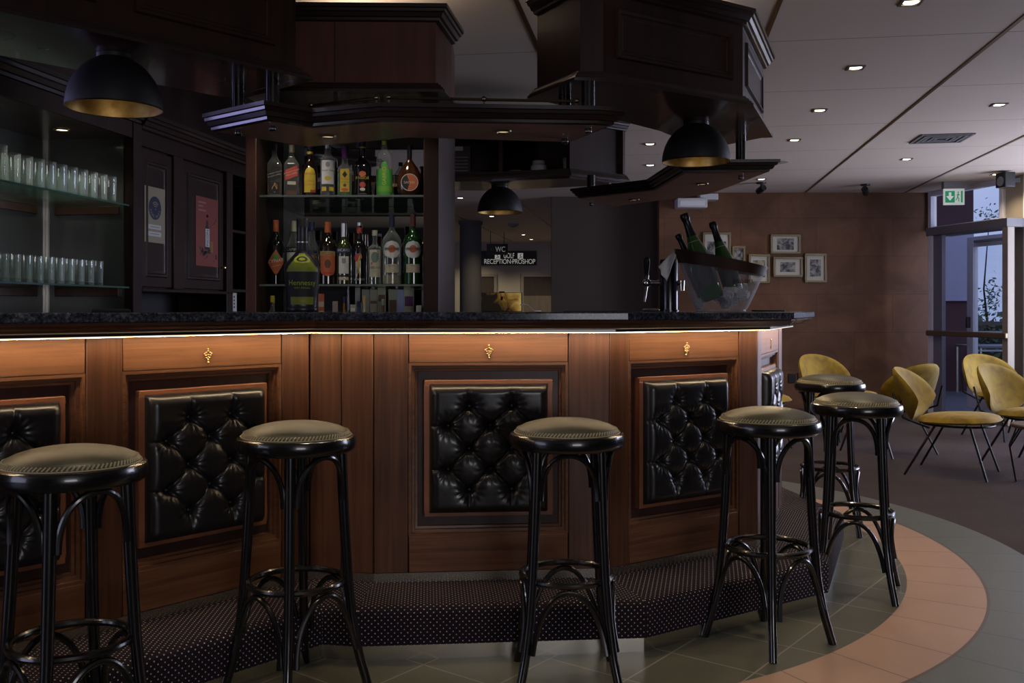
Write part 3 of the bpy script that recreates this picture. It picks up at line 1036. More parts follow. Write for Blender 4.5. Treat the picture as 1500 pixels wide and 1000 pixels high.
# ================================================================== canopy
def cornice_prof(z, h, out, inv=False):
    """stepped moulding; grows outwards towards the top"""
    s = [(0.0, 0.0), (0.30, 0.06), (0.34, 0.22), (0.52, 0.26), (0.66, 0.50), (0.80, 0.55), (0.86, 0.72), (1.0, 0.76), (1.0, 1.0), (0.0, 1.0)]
    if inv:
        return [(o * out, z + h * (1 - q)) for o, q in s]
    return [(o * out, z + h * q) for o, q in s]
def inset_panel(parent, a, b, z0, z1, m0=0.1, m1=0.1, mz=0.07):
    """raised frame moulding on a vertical face from a to b (world plan), facing right of travel"""
    d = (Vector(b) - Vector(a)); L = d.length; d.normalize()
    n = Vector((d.y, -d.x))
    mb = MB()
    def P(u, off, z):
        q = Vector(a) + d * u + n * off
        return mb.v((q.x, q.y, z))
    steps = [(0.0, 0.0), (0.004, 0.012), (0.016, 0.010), (0.020, 0.004), (0.030, 0.003), (0.034, 0.0005)]
    rings = []
    for i, y in steps:
        rings.append([P(m0 + i, y, z0 + mz + i), P(L - m1 - i, y, z0 + mz + i), P(L - m1 - i, y, z1 - mz - i), P(m0 + i, y, z1 - mz - i)])
    for A, B in zip(rings, rings[1:]):
        for q in range(4):
            s = (q + 1) % 4
            mb.face([A[q], A[s], B[s], B[q]])
    return mb.build('panel_moulding', DARK_W, parent, True, smooth=20)
BZ, TZ = 2.0, 2.375
def bulkhead(label, outer, inner, lines, panels, body=DARK_W, soffit=SOFFIT, z0=BZ, z1=TZ, top=True):
    """outer: plan polyline of the visible faces; inner closes the plan"""
    poly = list(outer) + list(inner)
    c = [sum(p[k] for p in poly) / len(poly) for k in (0, 1)]
    r = thing('overhead_cabinet', label, 'cabinet', (c[0], c[1], z0), 0, 'dark wooden cabinets hung over the bar')
    MB().prism(poly, z0 + 0.012, z1).build('body', body, r, True, smooth=0)
    MB().prism(poly, z0, z0 + 0.012).build('soffit', soffit, r, True, smooth=0)
    mb = MB(); mb.sweep(lines, cornice_prof(z0 - 0.002, 0.045, 0.045, inv=True)); mb.build('bottom_cornice', DARK_H, r, True, smooth=30)
    if top:
        mb = MB(); mb.sweep(lines, cornice_prof(z1 - 0.045, 0.06, 0.055)); mb.build('top_cornice', DARK_H, r, True, smooth=30)
    for (a, b, m0, m1) in panels:
        inset_panel(r, a, b, z0 + 0.03, z1 - 0.02, m0, m1)
    return r
# left, over the first run of the bar
bl_in = [(V1[0] - 0.748 * 0.45 - 0.03, V1[1] + 0.664 * 0.45), (L0[0] - 0.748 * 0.45, L0[1] + 0.664 * 0.45)]
e = onB(0.06)
bulkhead('large dark overhead cabinet above the left run of the bar, cut by the photo edge', [L0, e], [(e[0] - 0.748 * 0.45, e[1] + 0.664 * 0.45), bl_in[1]],
         [L0, e, (e[0] - 0.748 * 0.45, e[1] + 0.664 * 0.45)], [(onB(0.70), e, 0.03, 0.09), (onB(1.48), onB(0.76), 0.08, 0.03)])
# right, over the ice bucket
D0 = (0.10, 3.78); D1 = (0.25, 3.50); D2 = (0.335, 3.512); D3 = (0.945, 3.915); D4 = (1.215, 4.62); D5 = (1.0, 4.95); D6 = (0.69, 4.45)
bulkhead('dark panelled overhead cabinet above the ice bucket at right', [D0, D1, D2, D3, D4], [D5, D6],
         [D0, D1, D2, D3, D4], [(D2, D3, 0.06, 0.06), (D3, D4, 0.08, 0.08)])
# middle block set back over the bottle shelves
M0 = (-0.94, 3.80); M1 = (-0.305, 3.815); M2 = (-0.262, 4.14); M3 = (-0.27, 4.5); M4 = (-1.10, 4.5)
r = bulkhead('reddish brown overhead cabinet standing back above the bottle shelves', [M0, M1, M2], [M3, M4], [M0, M1, M2], [], body=RED_W, z0=2.03, z1=2.36)
s = px(490, 80, 3.80)
MB().box(s.x - 0.002, s.x + 0.002, 3.803, 3.812, 2.07, 2.35).build('panel_joint', BLACK_MATTE, r, True, smooth=0)

# far block with open pigeonholes
H = [(0.36, 5.96), (-0.13, 6.12), (-0.80, 6.12)]
r = thing('overhead_cabinet', 'open overhead cabinet across the far side of the bar, holding a white jar', 'cabinet', (0, 6.3, 2.0), 0, 'dark wooden cabinets hung over the bar')
hp = [(0.36, 5.96), (0.74, 6.25), (-0.08, 6.58), (-0.80, 6.58), (-0.80, 6.12), (-0.13, 6.12)]
MB().prism(hp, 2.0, 2.05).build('bottom_board', DARK_W, r, True, smooth=0)
MB().prism(hp, 2.33, 2.37).build('top_board', DARK_W, r, True, smooth=0)
MB().prism(hp, 1.988, 2.0).build('soffit', SOFFIT, r, True, smooth=0)
MB().prism([(0.72, 6.20), (0.74, 6.25), (-0.08, 6.58), (-0.80, 6.58), (-0.80, 6.54), (-0.09, 6.54)], 2.05, 2.33).build('back_board', DARK_W, r, True, smooth=0)
MB().prism([(0.36, 5.96), (0.74, 6.25), (0.72, 6.27), (0.34, 5.985)], 2.05, 2.33).build('side_board', DARK_W, r, True, smooth=0)
MB().box(-0.085, -0.060, 6.13, 6.55, 2.05, 2.33).build('divider', DARK_W, r, True, smooth=0)
mb = MB(); mb.sweep([(-0.80, 6.12), (-0.13, 6.12), (0.36, 5.96), (0.74, 6.25)], cornice_prof(1.998, 0.05, 0.045, inv=True)); mb.build('bottom_cornice', DARK_H, r, True, smooth=30)
mb = MB(); mb.sweep([(-0.80, 6.12), (-0.13, 6.12), (0.36, 5.96), (0.74, 6.25)], cornice_prof(2.33, 0.06, 0.05)); mb.build('top_cornice', DARK_H, r, True, smooth=30)

# hanging shelves
def hanging_shelf(label, poly, line, tubes, lights, rails, tube_top=2.0):
    Z0, Z1 = 1.830, 1.880
    c = [sum(p[k] for p in poly) / len(poly) for k in (0, 1)]
    r = thing('hanging_shelf', label, 'shelf', (c[0], c[1], Z0), 0, 'wooden shelves hung below the overhead cabinets')
    MB().prism(poly, Z0, Z0 + 0.014).build('soffit', SHELF_SOFFIT, r, True, smooth=0)
    MB().prism(poly, Z0 + 0.014, Z1).build('board', DARK_W, r, True, smooth=0)
    mb = MB(); mb.sweep(line, cornice_prof(Z0, 0.058, 0.055)); mb.build('cornice', DARK_H, r, True, smooth=30)
    for (x, y) in tubes:
        t = MB().lathe([(0, Z1), (0.025, Z1), (0.025, tube_top), (0, tube_top)], 20, cx=x, cy=y).build('hanger_tube', BLACK_LACQ, r, True)
        k = MB().lathe([(0, Z0 - 0.020), (0.009, Z0 - 0.020), (0.0125, Z0 - 0.016), (0.0125, Z0)], 16, cx=x, cy=y).build('end_knob', BLACK_LACQ, r, True)
        MB().lathe([(0.0127, Z0 - 0.014), (0.0136, Z0 - 0.013), (0.0136, Z0 - 0.010), (0.0127, Z0 - 0.009)], 16, cx=x, cy=y).build('chrome_ring', CHROME, k)
    for (x, y) in lights:
        f = MB().lathe([(0.022, Z0 - 0.001), (0.024, Z0 - 0.006), (0.031, Z0 - 0.005), (0.033, Z0)], 24, cx=x, cy=y).build('downlight_ring', OLD_BRASS, r, True)
        MB().lathe([(0, Z0 - 0.002), (0.022, Z0 - 0.002)], 20, cx=x, cy=y).build('lens', DIM_GLOW, f, smooth=0)
    for path, posts in rails:
        mb = MB(); mb.tube([(p[0], p[1], 1.925) for p in path], 0.0055, 8); g = mb.build('gallery_rail', OLD_BRASS, r, True)
        for p in posts:
            mb = MB(); mb.tube([(p[0], p[1], Z1), (p[0], p[1], 1.925)], 0.004, 8); mb.ball((p[0], p[1], 1.927), 0.0105, 8); mb.ball((p[0], p[1], Z1 + 0.004), 0.007, 6)
            mb.build('rail_post', OLD_BRASS, g)
    return r
hs = [(-1.104, 3.554), (-0.855, 3.353), (-0.726, 3.480), (-0.45, 3.368), (0.300, 3.425), (0.344, 3.445), (0.22, 3.77), (-0.393, 3.67), (-0.825, 3.88)]
hanging_shelf('long zigzag wooden shelf with brass rail hanging over the counter and bottles', hs, hs[:7] ,
              [(-1.01, 3.525), (-0.862, 3.44), (0.278, 3.485), (0.205, 3.70)], [(-0.70, 3.64), (-0.033, 3.54)],
              [([(-0.745, 3.545), (-0.485, 3.42)], [(-0.745, 3.545), (-0.485, 3.42)]), ([(-0.44, 3.41), (-0.10, 3.44), (0.235, 3.47)], [(-0.44, 3.41), (-0.10, 3.44), (0.235, 3.47)])])
h2 = [(1.22, 4.62), (0.842, 4.64), (0.797, 5.31), (0.415, 5.70), (0.656, 6.12), (1.125, 5.47)]
# travel so that the right-hand side is outside
hanging_shelf('curved wooden shelf hanging over the far right side of the bar', h2, [h2[4], h2[3], h2[2], h2[1], h2[0], h2[5]],
              [(1.13, 4.72), (0.49, 5.92)], [(1.0, 5.02), (0.735, 5.74)], [])
# ================================================================== dome lamps
def dome_lamp(x, y, label, top=2.0):
    r = thing('dome_lamp', label, 'lamp', (x, y, top), 0, 'black dome lamps under the overhead cabinets')
    H, R = 0.172, 0.150
    z0 = -0.004 - H
    n = 18
    out = [(R * math.cos(PI / 2 * k / n), z0 + H * math.sin(PI / 2 * k / n)) for k in range(n + 1)]
    out[-1] = (0, z0 + H)
    MB().lathe(out, 48).build('shade', BLACK_MATTE, r)
    inn = [((R - 0.003) * math.cos(PI / 2 * k / n), z0 + (H - 0.004) * math.sin(PI / 2 * k / n)) for k in range(n + 1)]
    inn[-1] = (0, z0 + H - 0.004)
    MB().lathe(inn, 48).build('gold_lining', GOLD_LEAF, r)
    MB().lathe([(R - 0.003, z0), (R - 0.001, z0 - 0.002), (R + 0.001, z0), (R, z0 + 0.002)], 48).build('rim', OLD_BRASS, r)
    MB().lathe([(0, z0 + H - 0.002), (0.055, z0 + H - 0.010), (0.055, -0.0005), (0, -0.0005)], 24).build('ceiling_rose', BLACK_MATTE, r)
    MB().ball((0, 0, z0 + 0.085), 0.028, 10).build('bulb', plain('unlit_bulb', (0.45, 0.42, 0.36), 0.3), r)
    MB().lathe([(0.016, z0 + 0.10), (0.018, z0 + H - 0.008)], 14).build('socket', BRASS, r)
    return r
dome_lamp(-1.296, 3.115, 'black dome lamp with gold lining, nearest one, at upper left')
dome_lamp(0.817, 4.24, 'black dome lamp with gold lining above the ice bucket')
dome_lamp(-0.08, 6.33, 'black dome lamp with gold lining, smallest, on the far side of the bar', 1.988)
for (x, y, z) in ((-1.296, 3.115, 1.88), (0.817, 4.24, 1.88), (-0.08, 6.33, 1.87)):
    d = bpy.data.lights.new('dome_lamp_bulb', 'POINT'); d.energy = 0.03; d.color = WARM; d.shadow_soft_size = 0.03
    o = bpy.data.objects.new('dome_lamp_bulb', d); o.location = (x, y, z - 0.03); COL.objects.link(o)

# ================================================================== bar stools
def make_stool():
    r = thing('bar_stool', 'stool', 'bar stool', (0, 0, 0), 0, 'bentwood bar stools along the bar')
    # seat ring, round bent rail
    MB().lathe([(0.145, 0.738), (0.172, 0.736), (0.179, 0.742), (0.182, 0.752), (0.182, 0.768), (0.179, 0.778), (0.170, 0.782), (0.145, 0.782), (0.145, 0.738)], 64).build('seat_ring', BLACK_LACQ, r)
    cu = MB().lathe([(0, 0.746), (0.150, 0.746), (0.160, 0.775), (0.163, 0.783), (0.161, 0.790), (0.153, 0.798), (0.135, 0.807), (0.110, 0.8145), (0.08, 0.8205), (0.045, 0.8245), (0.02, 0.8258), (0, 0.826)], 64).build('cushion', SEAT_L, r, smooth=60)
    mb = MB()
    n = 92
    for k in range(n):           # braided cord: short slanted beads
        a = 2 * PI * k / n
        b = a + 0.055
        mb.tube([(0.1625 * math.cos(a), 0.1625 * math.sin(a), 0.7855), (0.1575 * math.cos(b), 0.1575 * math.sin(b), 0.7950)], [0.0026, 0.0026], 5)
    mb.build('braid', STITCH, cu)
    mb = MB(); mb.tube([(0.1665 * math.cos(2 * PI * k / 64), 0.1665 * math.sin(2 * PI * k / 64), 0.7835) for k in range(64)], 0.002, 6, closed=True); mb.build('welt', STITCH, cu)
    path = [(0.136, 0.745), (0.141, 0.62), (0.148, 0.48), (0.157, 0.34), (0.169, 0.22), (0.188, 0.11), (0.212, 0.025), (0.219, 0.0)]
    rad = [0.0165, 0.0165, 0.0165, 0.016, 0.0155, 0.015, 0.0145, 0.0145]
    def leg_r(z):
        for (a, za), (b, zb) in zip(path, path[1:]):
            if za >= z >= zb:
                return a + (b - a) * (za - z) / (za - zb)
        return path[-1][0]
    for k in range(4):
        a = k * PI / 2
        # soften the path
        pp = []
        for q in range(25):
            z = 0.745 * (1 - q / 24)
            pp.append((leg_r(z) * math.cos(a), leg_r(z) * math.sin(a), z))
        rr = [0.0168 - 0.0028 * q / 24 for q in range(25)]
        MB().tube(pp, rr, 14).build('leg', BLACK_LACQ, r, smooth=50)
    MB().tube([(0.143 * math.cos(2 * PI * k / 48), 0.143 * math.sin(2 * PI * k / 48), 0.333) for k in range(48)], 0.0105, 10, closed=True).build('foot_ring', BLACK_LACQ, r)
    def arch(k, zlow, ztop, bulge, tube):
        a0 = k * PI / 2; a1 = a0 + PI / 2
        pts = []
        N = 28
        for q in range(N + 1):
            t = q / N
            ph = PI * t
            # angle from leg to leg, rising quickly from each leg
            s = 0.5 - 0.5 * math.cos(ph)
            z = zlow + (ztop - zlow) * max(0, math.sin(ph)) ** 0.85
            e = 0.155 + 0.69 * s * 1.0
            ang = a0 + (a1 - a0) * (0.085 + 0.83 * s)
            rad_ = leg_r(z) * (1 - bulge * math.sin(ph)) 
            pts.append((rad_ * math.cos(ang), rad_ * math.sin(ang), z))
        return MB().tube(pts, tube, 10)
    for k in range(4):
        arch(k, 0.585, 0.727, -0.02, 0.0088).build('seat_brace', BLACK_LACQ, r)
    for k in range(4):
        arch(k, 0.125, 0.313, 0.10, 0.0088).build('lower_brace', BLACK_LACQ, r)
    return r
proto = make_stool()
STOOLS = [(-1.115, 2.42, 5, 'bentwood bar stool nearest the camera at far left, cut by the photo edge'),
          (-0.665, 2.95, 5, 'second bentwood bar stool from the left, before the plain corner boards'),
          (0.174, 3.03, 45, 'third bentwood bar stool from the left, before the square-on tufted panel'),
          (0.905, 3.38, -10.5, 'fourth bentwood bar stool from the left, standing below the ice bucket'),
          (1.43, 3.97, 22, 'fifth bentwood bar stool, second farthest, standing on the dark tiles at the right end'),
          (1.695, 5.10, 24, 'farthest bentwood bar stool, behind the fifth one, by the mustard chairs')]
for k, (x, y, a, lab) in enumerate(STOOLS):
    s = proto if k == 0 else copy_tree(proto)
    s.location = (x, y, 0); s.rotation_euler.z = math.radians(a); s['label'] = lab

# ================================================================== lounge chairs
def make_chair():
    """faces +x"""
    r = thing('lounge_chair', 'chair', 'chair', (0, 0, 0), 0, 'mustard velvet lounge chairs')
    # backrest: a bent oval shell leaning back
    def back(side):
        def f(u, v):
            rho = v; th = 2 * PI * u
            sx = math.copysign(abs(math.cos(th)) ** 0.8, math.cos(th)) * rho
            sz = math.copysign(abs(math.sin(th)) ** 0.86, math.sin(th)) * rho
            if sz > 0:
                wid = 0.34
            else:
                wid = 0.34 * (1 - 0.30 * (-sz))
            ang = sx * wid / 0.36
            z = 0.555 + sz * 0.192
            z -= 0.045 * abs(sx) ** 2 * (0.6 + 0.4 * max(-1, min(1, sz * 2)))
            R = 0.36
            lean = (z - 0.40) * 0.34
            t = 0.026 * math.sqrt(max(0, 1 - rho ** 6))
            rr = R + side * t
            x = 0.10 - rr * math.cos(ang) - lean
            y = rr * math.sin(ang)
            return Vector((x, y, z))
        return f
    mb = MB(); mb.grid(back(1), 56, 14); mb.grid(back(-1), 56, 14); mb.build('backrest', VELVET, r, smooth=80)
    # seat: a rounded, slightly crowned pad
    mb = MB()
    def prof(sign):
        def f(u, v):
            th = 2 * PI * u; rho = v
            cx = math.copysign(abs(math.cos(th)) ** 0.78, math.cos(th)); sy = math.copysign(abs(math.sin(th)) ** 0.78, math.sin(th))
            x = 0.055 + 0.275 * cx * rho; y = 0.265 * sy * rho * (1 + 0.08 * cx)
            t = math.sqrt(max(0, 1 - rho ** 3.2))
            z = 0.385 + (0.052 * t if sign > 0 else -0.026 * t) + 0.012 * cx * rho
            return Vector((x, y, z))
        return f
    mb.grid(prof(1), 48, 12); mb.grid(prof(-1), 48, 12); mb.build('seat', VELVET, r, smooth=80)
    mb = MB()
    k = 40
    mb.tube([(0.05 + 0.235 * math.cos(2 * PI * q / k), 0.225 * math.sin(2 * PI * q / k), 0.356) for q in range(k)], 0.008, 8, closed=True)
    mb.build('seat_frame', BLACK_MET, r)
    for sy in (-1, 1):
        MB().tube([(0.16, sy * 0.20, 0.362), (0.275, sy * 0.262, 0.0)], 0.0085, 8).build('leg', BLACK_MET, r)
        MB().tube([(-0.06, sy * 0.205, 0.362), (-0.255, sy * 0.262, 0.0)], 0.0085, 8).build('leg', BLACK_MET, r)
        MB().tube([(-0.10, sy * 0.20, 0.335), (-0.27, sy * 0.235, 0.40), (-0.352, sy * 0.185, 0.57)], 0.008, 8).build('back_support', BLACK_MET, r)
    return r
ch = make_chair()
CHAIRS = [(3.137, 6.836, -35, 'mustard velvet lounge chair in the middle, turned sideways with its seat to the right'),
          (3.08, 7.80, 118, 'mustard velvet lounge chair seen from behind, just left of the sideways one'),
          (3.00, 8.75, -65, 'mustard velvet lounge chair facing the camera behind the two right stools'),
          (3.92, 7.20, -58, 'mustard velvet lounge chair at the right photo edge beside the wire table'),
          (4.52, 8.75, -75, 'mustard velvet lounge chair farthest right, peeking over the one beside the wire table'),
          (2.08, 8.3, 0, 'mustard velvet lounge chair almost wholly hidden behind the right end of the bar')]
for k, (x, y, a, lab) in enumerate(CHAIRS):
    s = ch if k == 0 else copy_tree(ch)
    s.location = (x, y, 0); s.rotation_euler.z = math.radians(a); s['label'] = lab

r = thing('side_table', 'small low round side table on thin black wire legs at the right photo edge', 'table', (3.57, 6.42, 0))
MB().lathe([(0, 0.372), (0.185, 0.372), (0.196, 0.378), (0.198, 0.392), (0.192, 0.40), (0, 0.40)], 40).build('table_top', wood('table_top_wood', (0.05, 0.03, 0.018), (0.12, 0.075, 0.045), (4, 26, 26), 0.45, 0.1), r)
for k in range(3):
    a = 2 * PI * k / 3 + 0.6
    def q(rr, aa, z):
        return (rr * math.cos(aa), rr * math.sin(aa), z)
    mb = MB()
    mb.tube([q(0.15, a - 0.5, 0.372), q(0.21, a - 0.28, 0.24), q(0.165, a - 0.1, 0.006), q(0.165, a + 0.1, 0.006), q(0.21, a + 0.28, 0.24), q(0.15, a + 0.5, 0.372)], 0.0055, 8)
    mb.tube([q(0.21, a - 0.28, 0.24), q(0.16, a, 0.372), q(0.21, a + 0.28, 0.24)], 0.0045, 8)
    mb.build('wire_leg', BLACK_MET, r)

# ================================================================== ceiling fittings
def make_down():
    r = thing('downlight', 'small square recessed ceiling downlight glowing warm white', 'downlight', (0, 0, 0), 0.155 * -1, 'square recessed downlights in the ceiling')
    mb = MB()
    for (x0, x1, y0, y1) in ((-0.048, 0.048, 0.034, 0.048), (-0.048, 0.048, -0.048, -0.034), (-0.048, -0.034, -0.034, 0.034), (0.034, 0.048, -0.034, 0.034)):
        mb.box(x0, x1, y0, y1, -0.006, 0.0)
    mb.build('frame', plain('downlight_frame', (0.16, 0.15, 0.14), 0.4, 0.6), r)
    MB().lathe([(0, -0.004), (0.032, -0.004), (0.034, -0.001)], 20).build('lens', LAMP_GLOW, r)
    return r
dn = make_down()
SHOW = [(0, 0), (0, 1), (0, 2), (0, 3), (0, 5), (1, 2), (1, 4), (2, 5), (-1, 3), (-1, 4), (-3, 6), (-3, 8), (-2, 10), (-3, 11), (-3, 12), (-2, -6), (-3, -6)]
for k, (i, j) in enumerate(SHOW):
    s = dn if k == 0 else copy_tree(dn)
    x, y = grid_pt(i, j)
    s.location = (x, y, CEIL)
# lit downlights behind the camera (they show in the bottle mirror only as light)
r = thing('ceiling_vent', 'square slatted air outlet set in the ceiling at upper right', 'vent', (3.46, 7.70, CEIL), -0.155)
mb = MB()
for q in range(5):
    s = 0.20 - 0.036 * q
    mb.box(-s, s, s - 0.02, s, -0.010 - 0.004 * (q % 2), 0); mb.box(-s, s, -s, -s + 0.02, -0.010 - 0.004 * (q % 2), 0)
    mb.box(-s, -s + 0.02, -s + 0.02, s - 0.02, -0.010 - 0.004 * (q % 2), 0); mb.box(s - 0.02, s, -s + 0.02, s - 0.02, -0.010 - 0.004 * (q % 2), 0)
mb.build('slats', GREY_PL, r)
MB().box(-0.06, 0.06, -0.06, 0.06, -0.004, 0).build('core', CHROME, r)
x, y = grid_pt(0, 4)
r = thing('ceiling_disc', 'flat round speaker disc in the ceiling above the picture wall', 'ceiling speaker', (x, y, CEIL))
MB().lathe([(0, -0.008), (0.10, -0.008), (0.115, -0.004), (0.118, 0)], 36).build('grille', plain('ceiling_speaker_grille', (0.26, 0.23, 0.21), 0.6), r)
def track_spot(x, y, label, yaw):
    r = thing('ceiling_spot', label, 'spotlight', (x, y, CEIL), yaw, 'small black ceiling spotlights')
    MB().lathe([(0, -0.014), (0.05, -0.014), (0.055, 0), (0, 0)], 20).build('base', BLACK_MET, r)
    MB().tube([(0, 0, -0.014), (0, 0, -0.06)], 0.009, 8).build('stem', BLACK_MET, r)
    M = Matrix.Translation((0, 0, -0.075)) @ Matrix.Rotation(math.radians(70), 4, 'X')
    MB().lathe([(0, -0.06), (0.03, -0.06), (0.036, -0.04), (0.036, 0.05), (0.030, 0.052), (0.0, 0.04)], 18, M).build('head', BLACK_MET, r)
track_spot(2.71, 10.4, 'small black ceiling spotlight above the pictures, left one', 0.4)
track_spot(3.90, 10.55, 'small black ceiling spotlight above the bare brown wall, right one', -0.5)
spot((2.75, 10.9, 2.42), 4.0, 120); spot((3.9, 10.9, 2.42), 3.0, 120)
p = px(752, 329, 15.4)
r = thing('smoke_detector', 'round smoke detector on the far ceiling before the reception', 'smoke detector', (p.x, p.y, CEIL))
MB().lathe([(0, -0.05), (0.06, -0.048), (0.085, -0.025), (0.09, 0), (0, 0)], 24).build('housing', GREY_PL, r)
MB().lathe([(0, -0.058), (0.03, -0.056), (0.034, -0.048)], 18).build('sensor', BLACK_MET, r)

# speaker on the pillar
p = px(1478, 265, 9.55)
r = thing('wall_speaker', 'small black loudspeaker up on the pale pillar by the terrace door', 'speaker', (p.x, p.y, 2.46), GL_ROT)
MB().box(-0.07, 0.07, -0.10, 0.02, -0.075, 0.075).build('cabinet', BLACK_MET, r, bevel=0.008)
MB().lathe([(0, 0.0), (0.045, 0.004), (0.05, 0)], 20, Matrix.Translation((0, -0.10, -0.015)) @ Matrix.Rotation(PI / 2, 4, 'X')).build('driver', GREY_PL, r)
MB().box(-0.02, 0.02, 0.02, 0.115, -0.02, 0.02).build('bracket', BLACK_MET, r)

# emergency exit box
p = px(1397, 283, 10.35)
r = thing('exit_sign', 'green and white emergency exit sign box hanging above the terrace door', 'exit sign', (p.x, p.y, CEIL), -0.12)
MB().box(-0.115, 0.115, -0.04, 0.04, -0.075, 0).build('housing', GREY_PL, r, bevel=0.004)
pl = MB().box(-0.108, 0.108, -0.014, 0.010, -0.250, -0.075).build('sign_plate', plain('lit_sign_plate', (0.5, 0.52, 0.50), 0.4, emis=(0.85, 0.95, 0.9), estr=0.30), r, bevel=0.002)
SG = plain('exit_sign_green', (0.02, 0.22, 0.10), 0.4, emis=(0.02, 0.40, 0.17), estr=0.30)
SW = plain('exit_sign_white', (0.6, 0.62, 0.6), 0.4, emis=(0.85, 0.95, 0.9), estr=0.32)
MB().box(-0.092, 0.006, -0.0165, -0.014, -0.225, -0.100).build('green_field', SG, pl)
mb = MB()
mb.prism([(-0.043, -0.205), (-0.083, -0.155), (-0.056, -0.155), (-0.056, -0.115), (-0.030, -0.115), (-0.030, -0.155), (-0.003, -0.155)], 0.0165, 0.0185)
for v in mb.bm.verts:
    v.co = Vector((v.co.x, -v.co.z, v.co.y))
mb.build('arrow', SW, pl)
MB().box(0.070, 0.088, -0.0165, -0.014, -0.225, -0.100).build('door_symbol', SG, pl)
mb = MB()
mb.ball((0.042, -0.016, -0.115), 0.008, 6)
mb.tube([(0.043, -0.016, -0.128), (0.036, -0.016, -0.165)], 0.006, 6)
mb.tube([(0.036, -0.016, -0.165), (0.050, -0.016, -0.185), (0.046, -0.016, -0.215)], 0.004, 6)
mb.tube([(0.036, -0.016, -0.165), (0.026, -0.016, -0.190), (0.014, -0.016, -0.200)], 0.004, 6)
mb.tube([(0.043, -0.016, -0.132), (0.058, -0.016, -0.150)], 0.003, 6)
mb.tube([(0.043, -0.016, -0.132), (0.026, -0.016, -0.145)], 0.003, 6)
mb.build('running_figure', SG, pl)

# ================================================================== brown wall: pictures, socket, lamp unit
PY = 11.30
GILT = plain('tarnished_gilt_frame', (0.20, 0.16, 0.09), 0.4, 0.5)
MATB = plain('ivory_picture_mount', (0.50, 0.47, 0.38), 0.8)
def photo_mat(k):
    m = plain('old_photograph_%s' % 'abcdef'[k], (0.1, 0.1, 0.1), 0.4)
    g = G(m)
    v = g.obj((1, 1, 1))
    mp = v.node.inputs['Location']
    mp.default_value = (k * 3.7, 0, k * 1.9)
    a = g.noise(v, 16, 4, 0.8)
    cols = [((0.02, 0.02, 0.02), (0.30, 0.29, 0.26))] * 6
    if k == 3:
        cols[3] = ((0.10, 0.12, 0.16), (0.55, 0.46, 0.16))
    g.base(g.ramp(a, [(0.40, cols[k][0]), (0.62, cols[k][1])]))
    return m
def picture(k, x0, y0, x1, y1, label, mx, my):
    a = px(x0, y0, PY); b = px(x1, y1, PY)
    w, h = (b.x - a.x) / 2, (a.z - b.z) / 2
    r = thing('framed_picture', label, 'picture', ((a.x + b.x) / 2, PY, (a.z + b.z) / 2), 0, 'small framed pictures on the brown wall')
    f = 0.026
    mb = MB()
    mb.box(-w, w, -0.028, 0, h - f, h); mb.box(-w, w, -0.028, 0, -h, -h + f); mb.box(-w, -w + f, -0.028, 0, -h + f, h - f); mb.box(w - f, w, -0.028, 0, -h + f, h - f)
    mb.build('frame', GILT, r, bevel=0.006)
    MB().box(-w + f, w - f, -0.012, -0.001, -h + f, h - f).build('mount', MATB, r, smooth=0)
    MB().box(-w * mx, w * mx, -0.0135, -0.012, -h * my, h * my).build('photograph', photo_mat(k), r, smooth=0)
    return r
picture(0, 1029, 340, 1070, 387, 'landscape framed picture half hidden behind the champagne bottles', 0.68, 0.42)
picture(1, 1072, 360, 1091, 386, 'smallest framed picture, just right of the champagne bottles', 0.72, 0.76)
picture(3, 1096, 372, 1127, 415, 'upright framed picture with yellow tones, behind the low end of the ice bucket', 0.58, 0.58)
picture(2, 1128, 343, 1172, 372, 'landscape framed black and white picture, upper one of the right pair', 0.56, 0.58)
picture(4, 1132, 376, 1175, 406, 'landscape framed black and white picture, lower one of the right pair', 0.52, 0.48)
picture(5, 1178, 371, 1210, 414, 'upright framed picture farthest right on the brown wall', 0.50, 0.58)
a = px(992, 290, 11.1); b = px(1036, 304, 11.1); c = px(1053, 283, 11.1); d = px(1053, 292, 11.1)
r = thing('emergency_light', 'white box light fitting high on the brown wall above the champagne bottles', 'light fitting', ((a.x + b.x) / 2, 11.2, (a.z + b.z) / 2))
ox, oz = (a.x + b.x) / 2, (a.z + b.z) / 2
MB().box(a.x - ox, b.x - ox, -0.12, 0.10, b.z - oz, a.z - oz).build('housing', WHITE_PL, r, bevel=0.01)
MB().box(a.x - ox + 0.03, b.x - ox - 0.03, -0.126, -0.12, b.z - oz + 0.02, a.z - oz - 0.03).build('lens', plain('clear_lens', (0.75, 0.75, 0.74), 0.2), r, bevel=0.002)
MB().box(b.x - ox - 0.08, c.x - ox, -0.08, 0.10, d.z - oz, c.z - oz).build('ballast', WHITE_PL, r, bevel=0.006)
p = px(1160, 554, PY)
r = thing('wall_socket', 'black square power socket low on the brown wall behind the farthest stool', 'socket', (p.x, PY, p.z))
MB().box(-0.045, 0.045, -0.012, 0, -0.055, 0.055).build('plate', BLACK_MET, r, bevel=0.004)
MB().lathe([(0.028, 0.012), (0.026, 0.006), (0, 0.006)], 20, Matrix.Rotation(PI / 2, 4, 'X')).build('insert', GREY_PL, r)

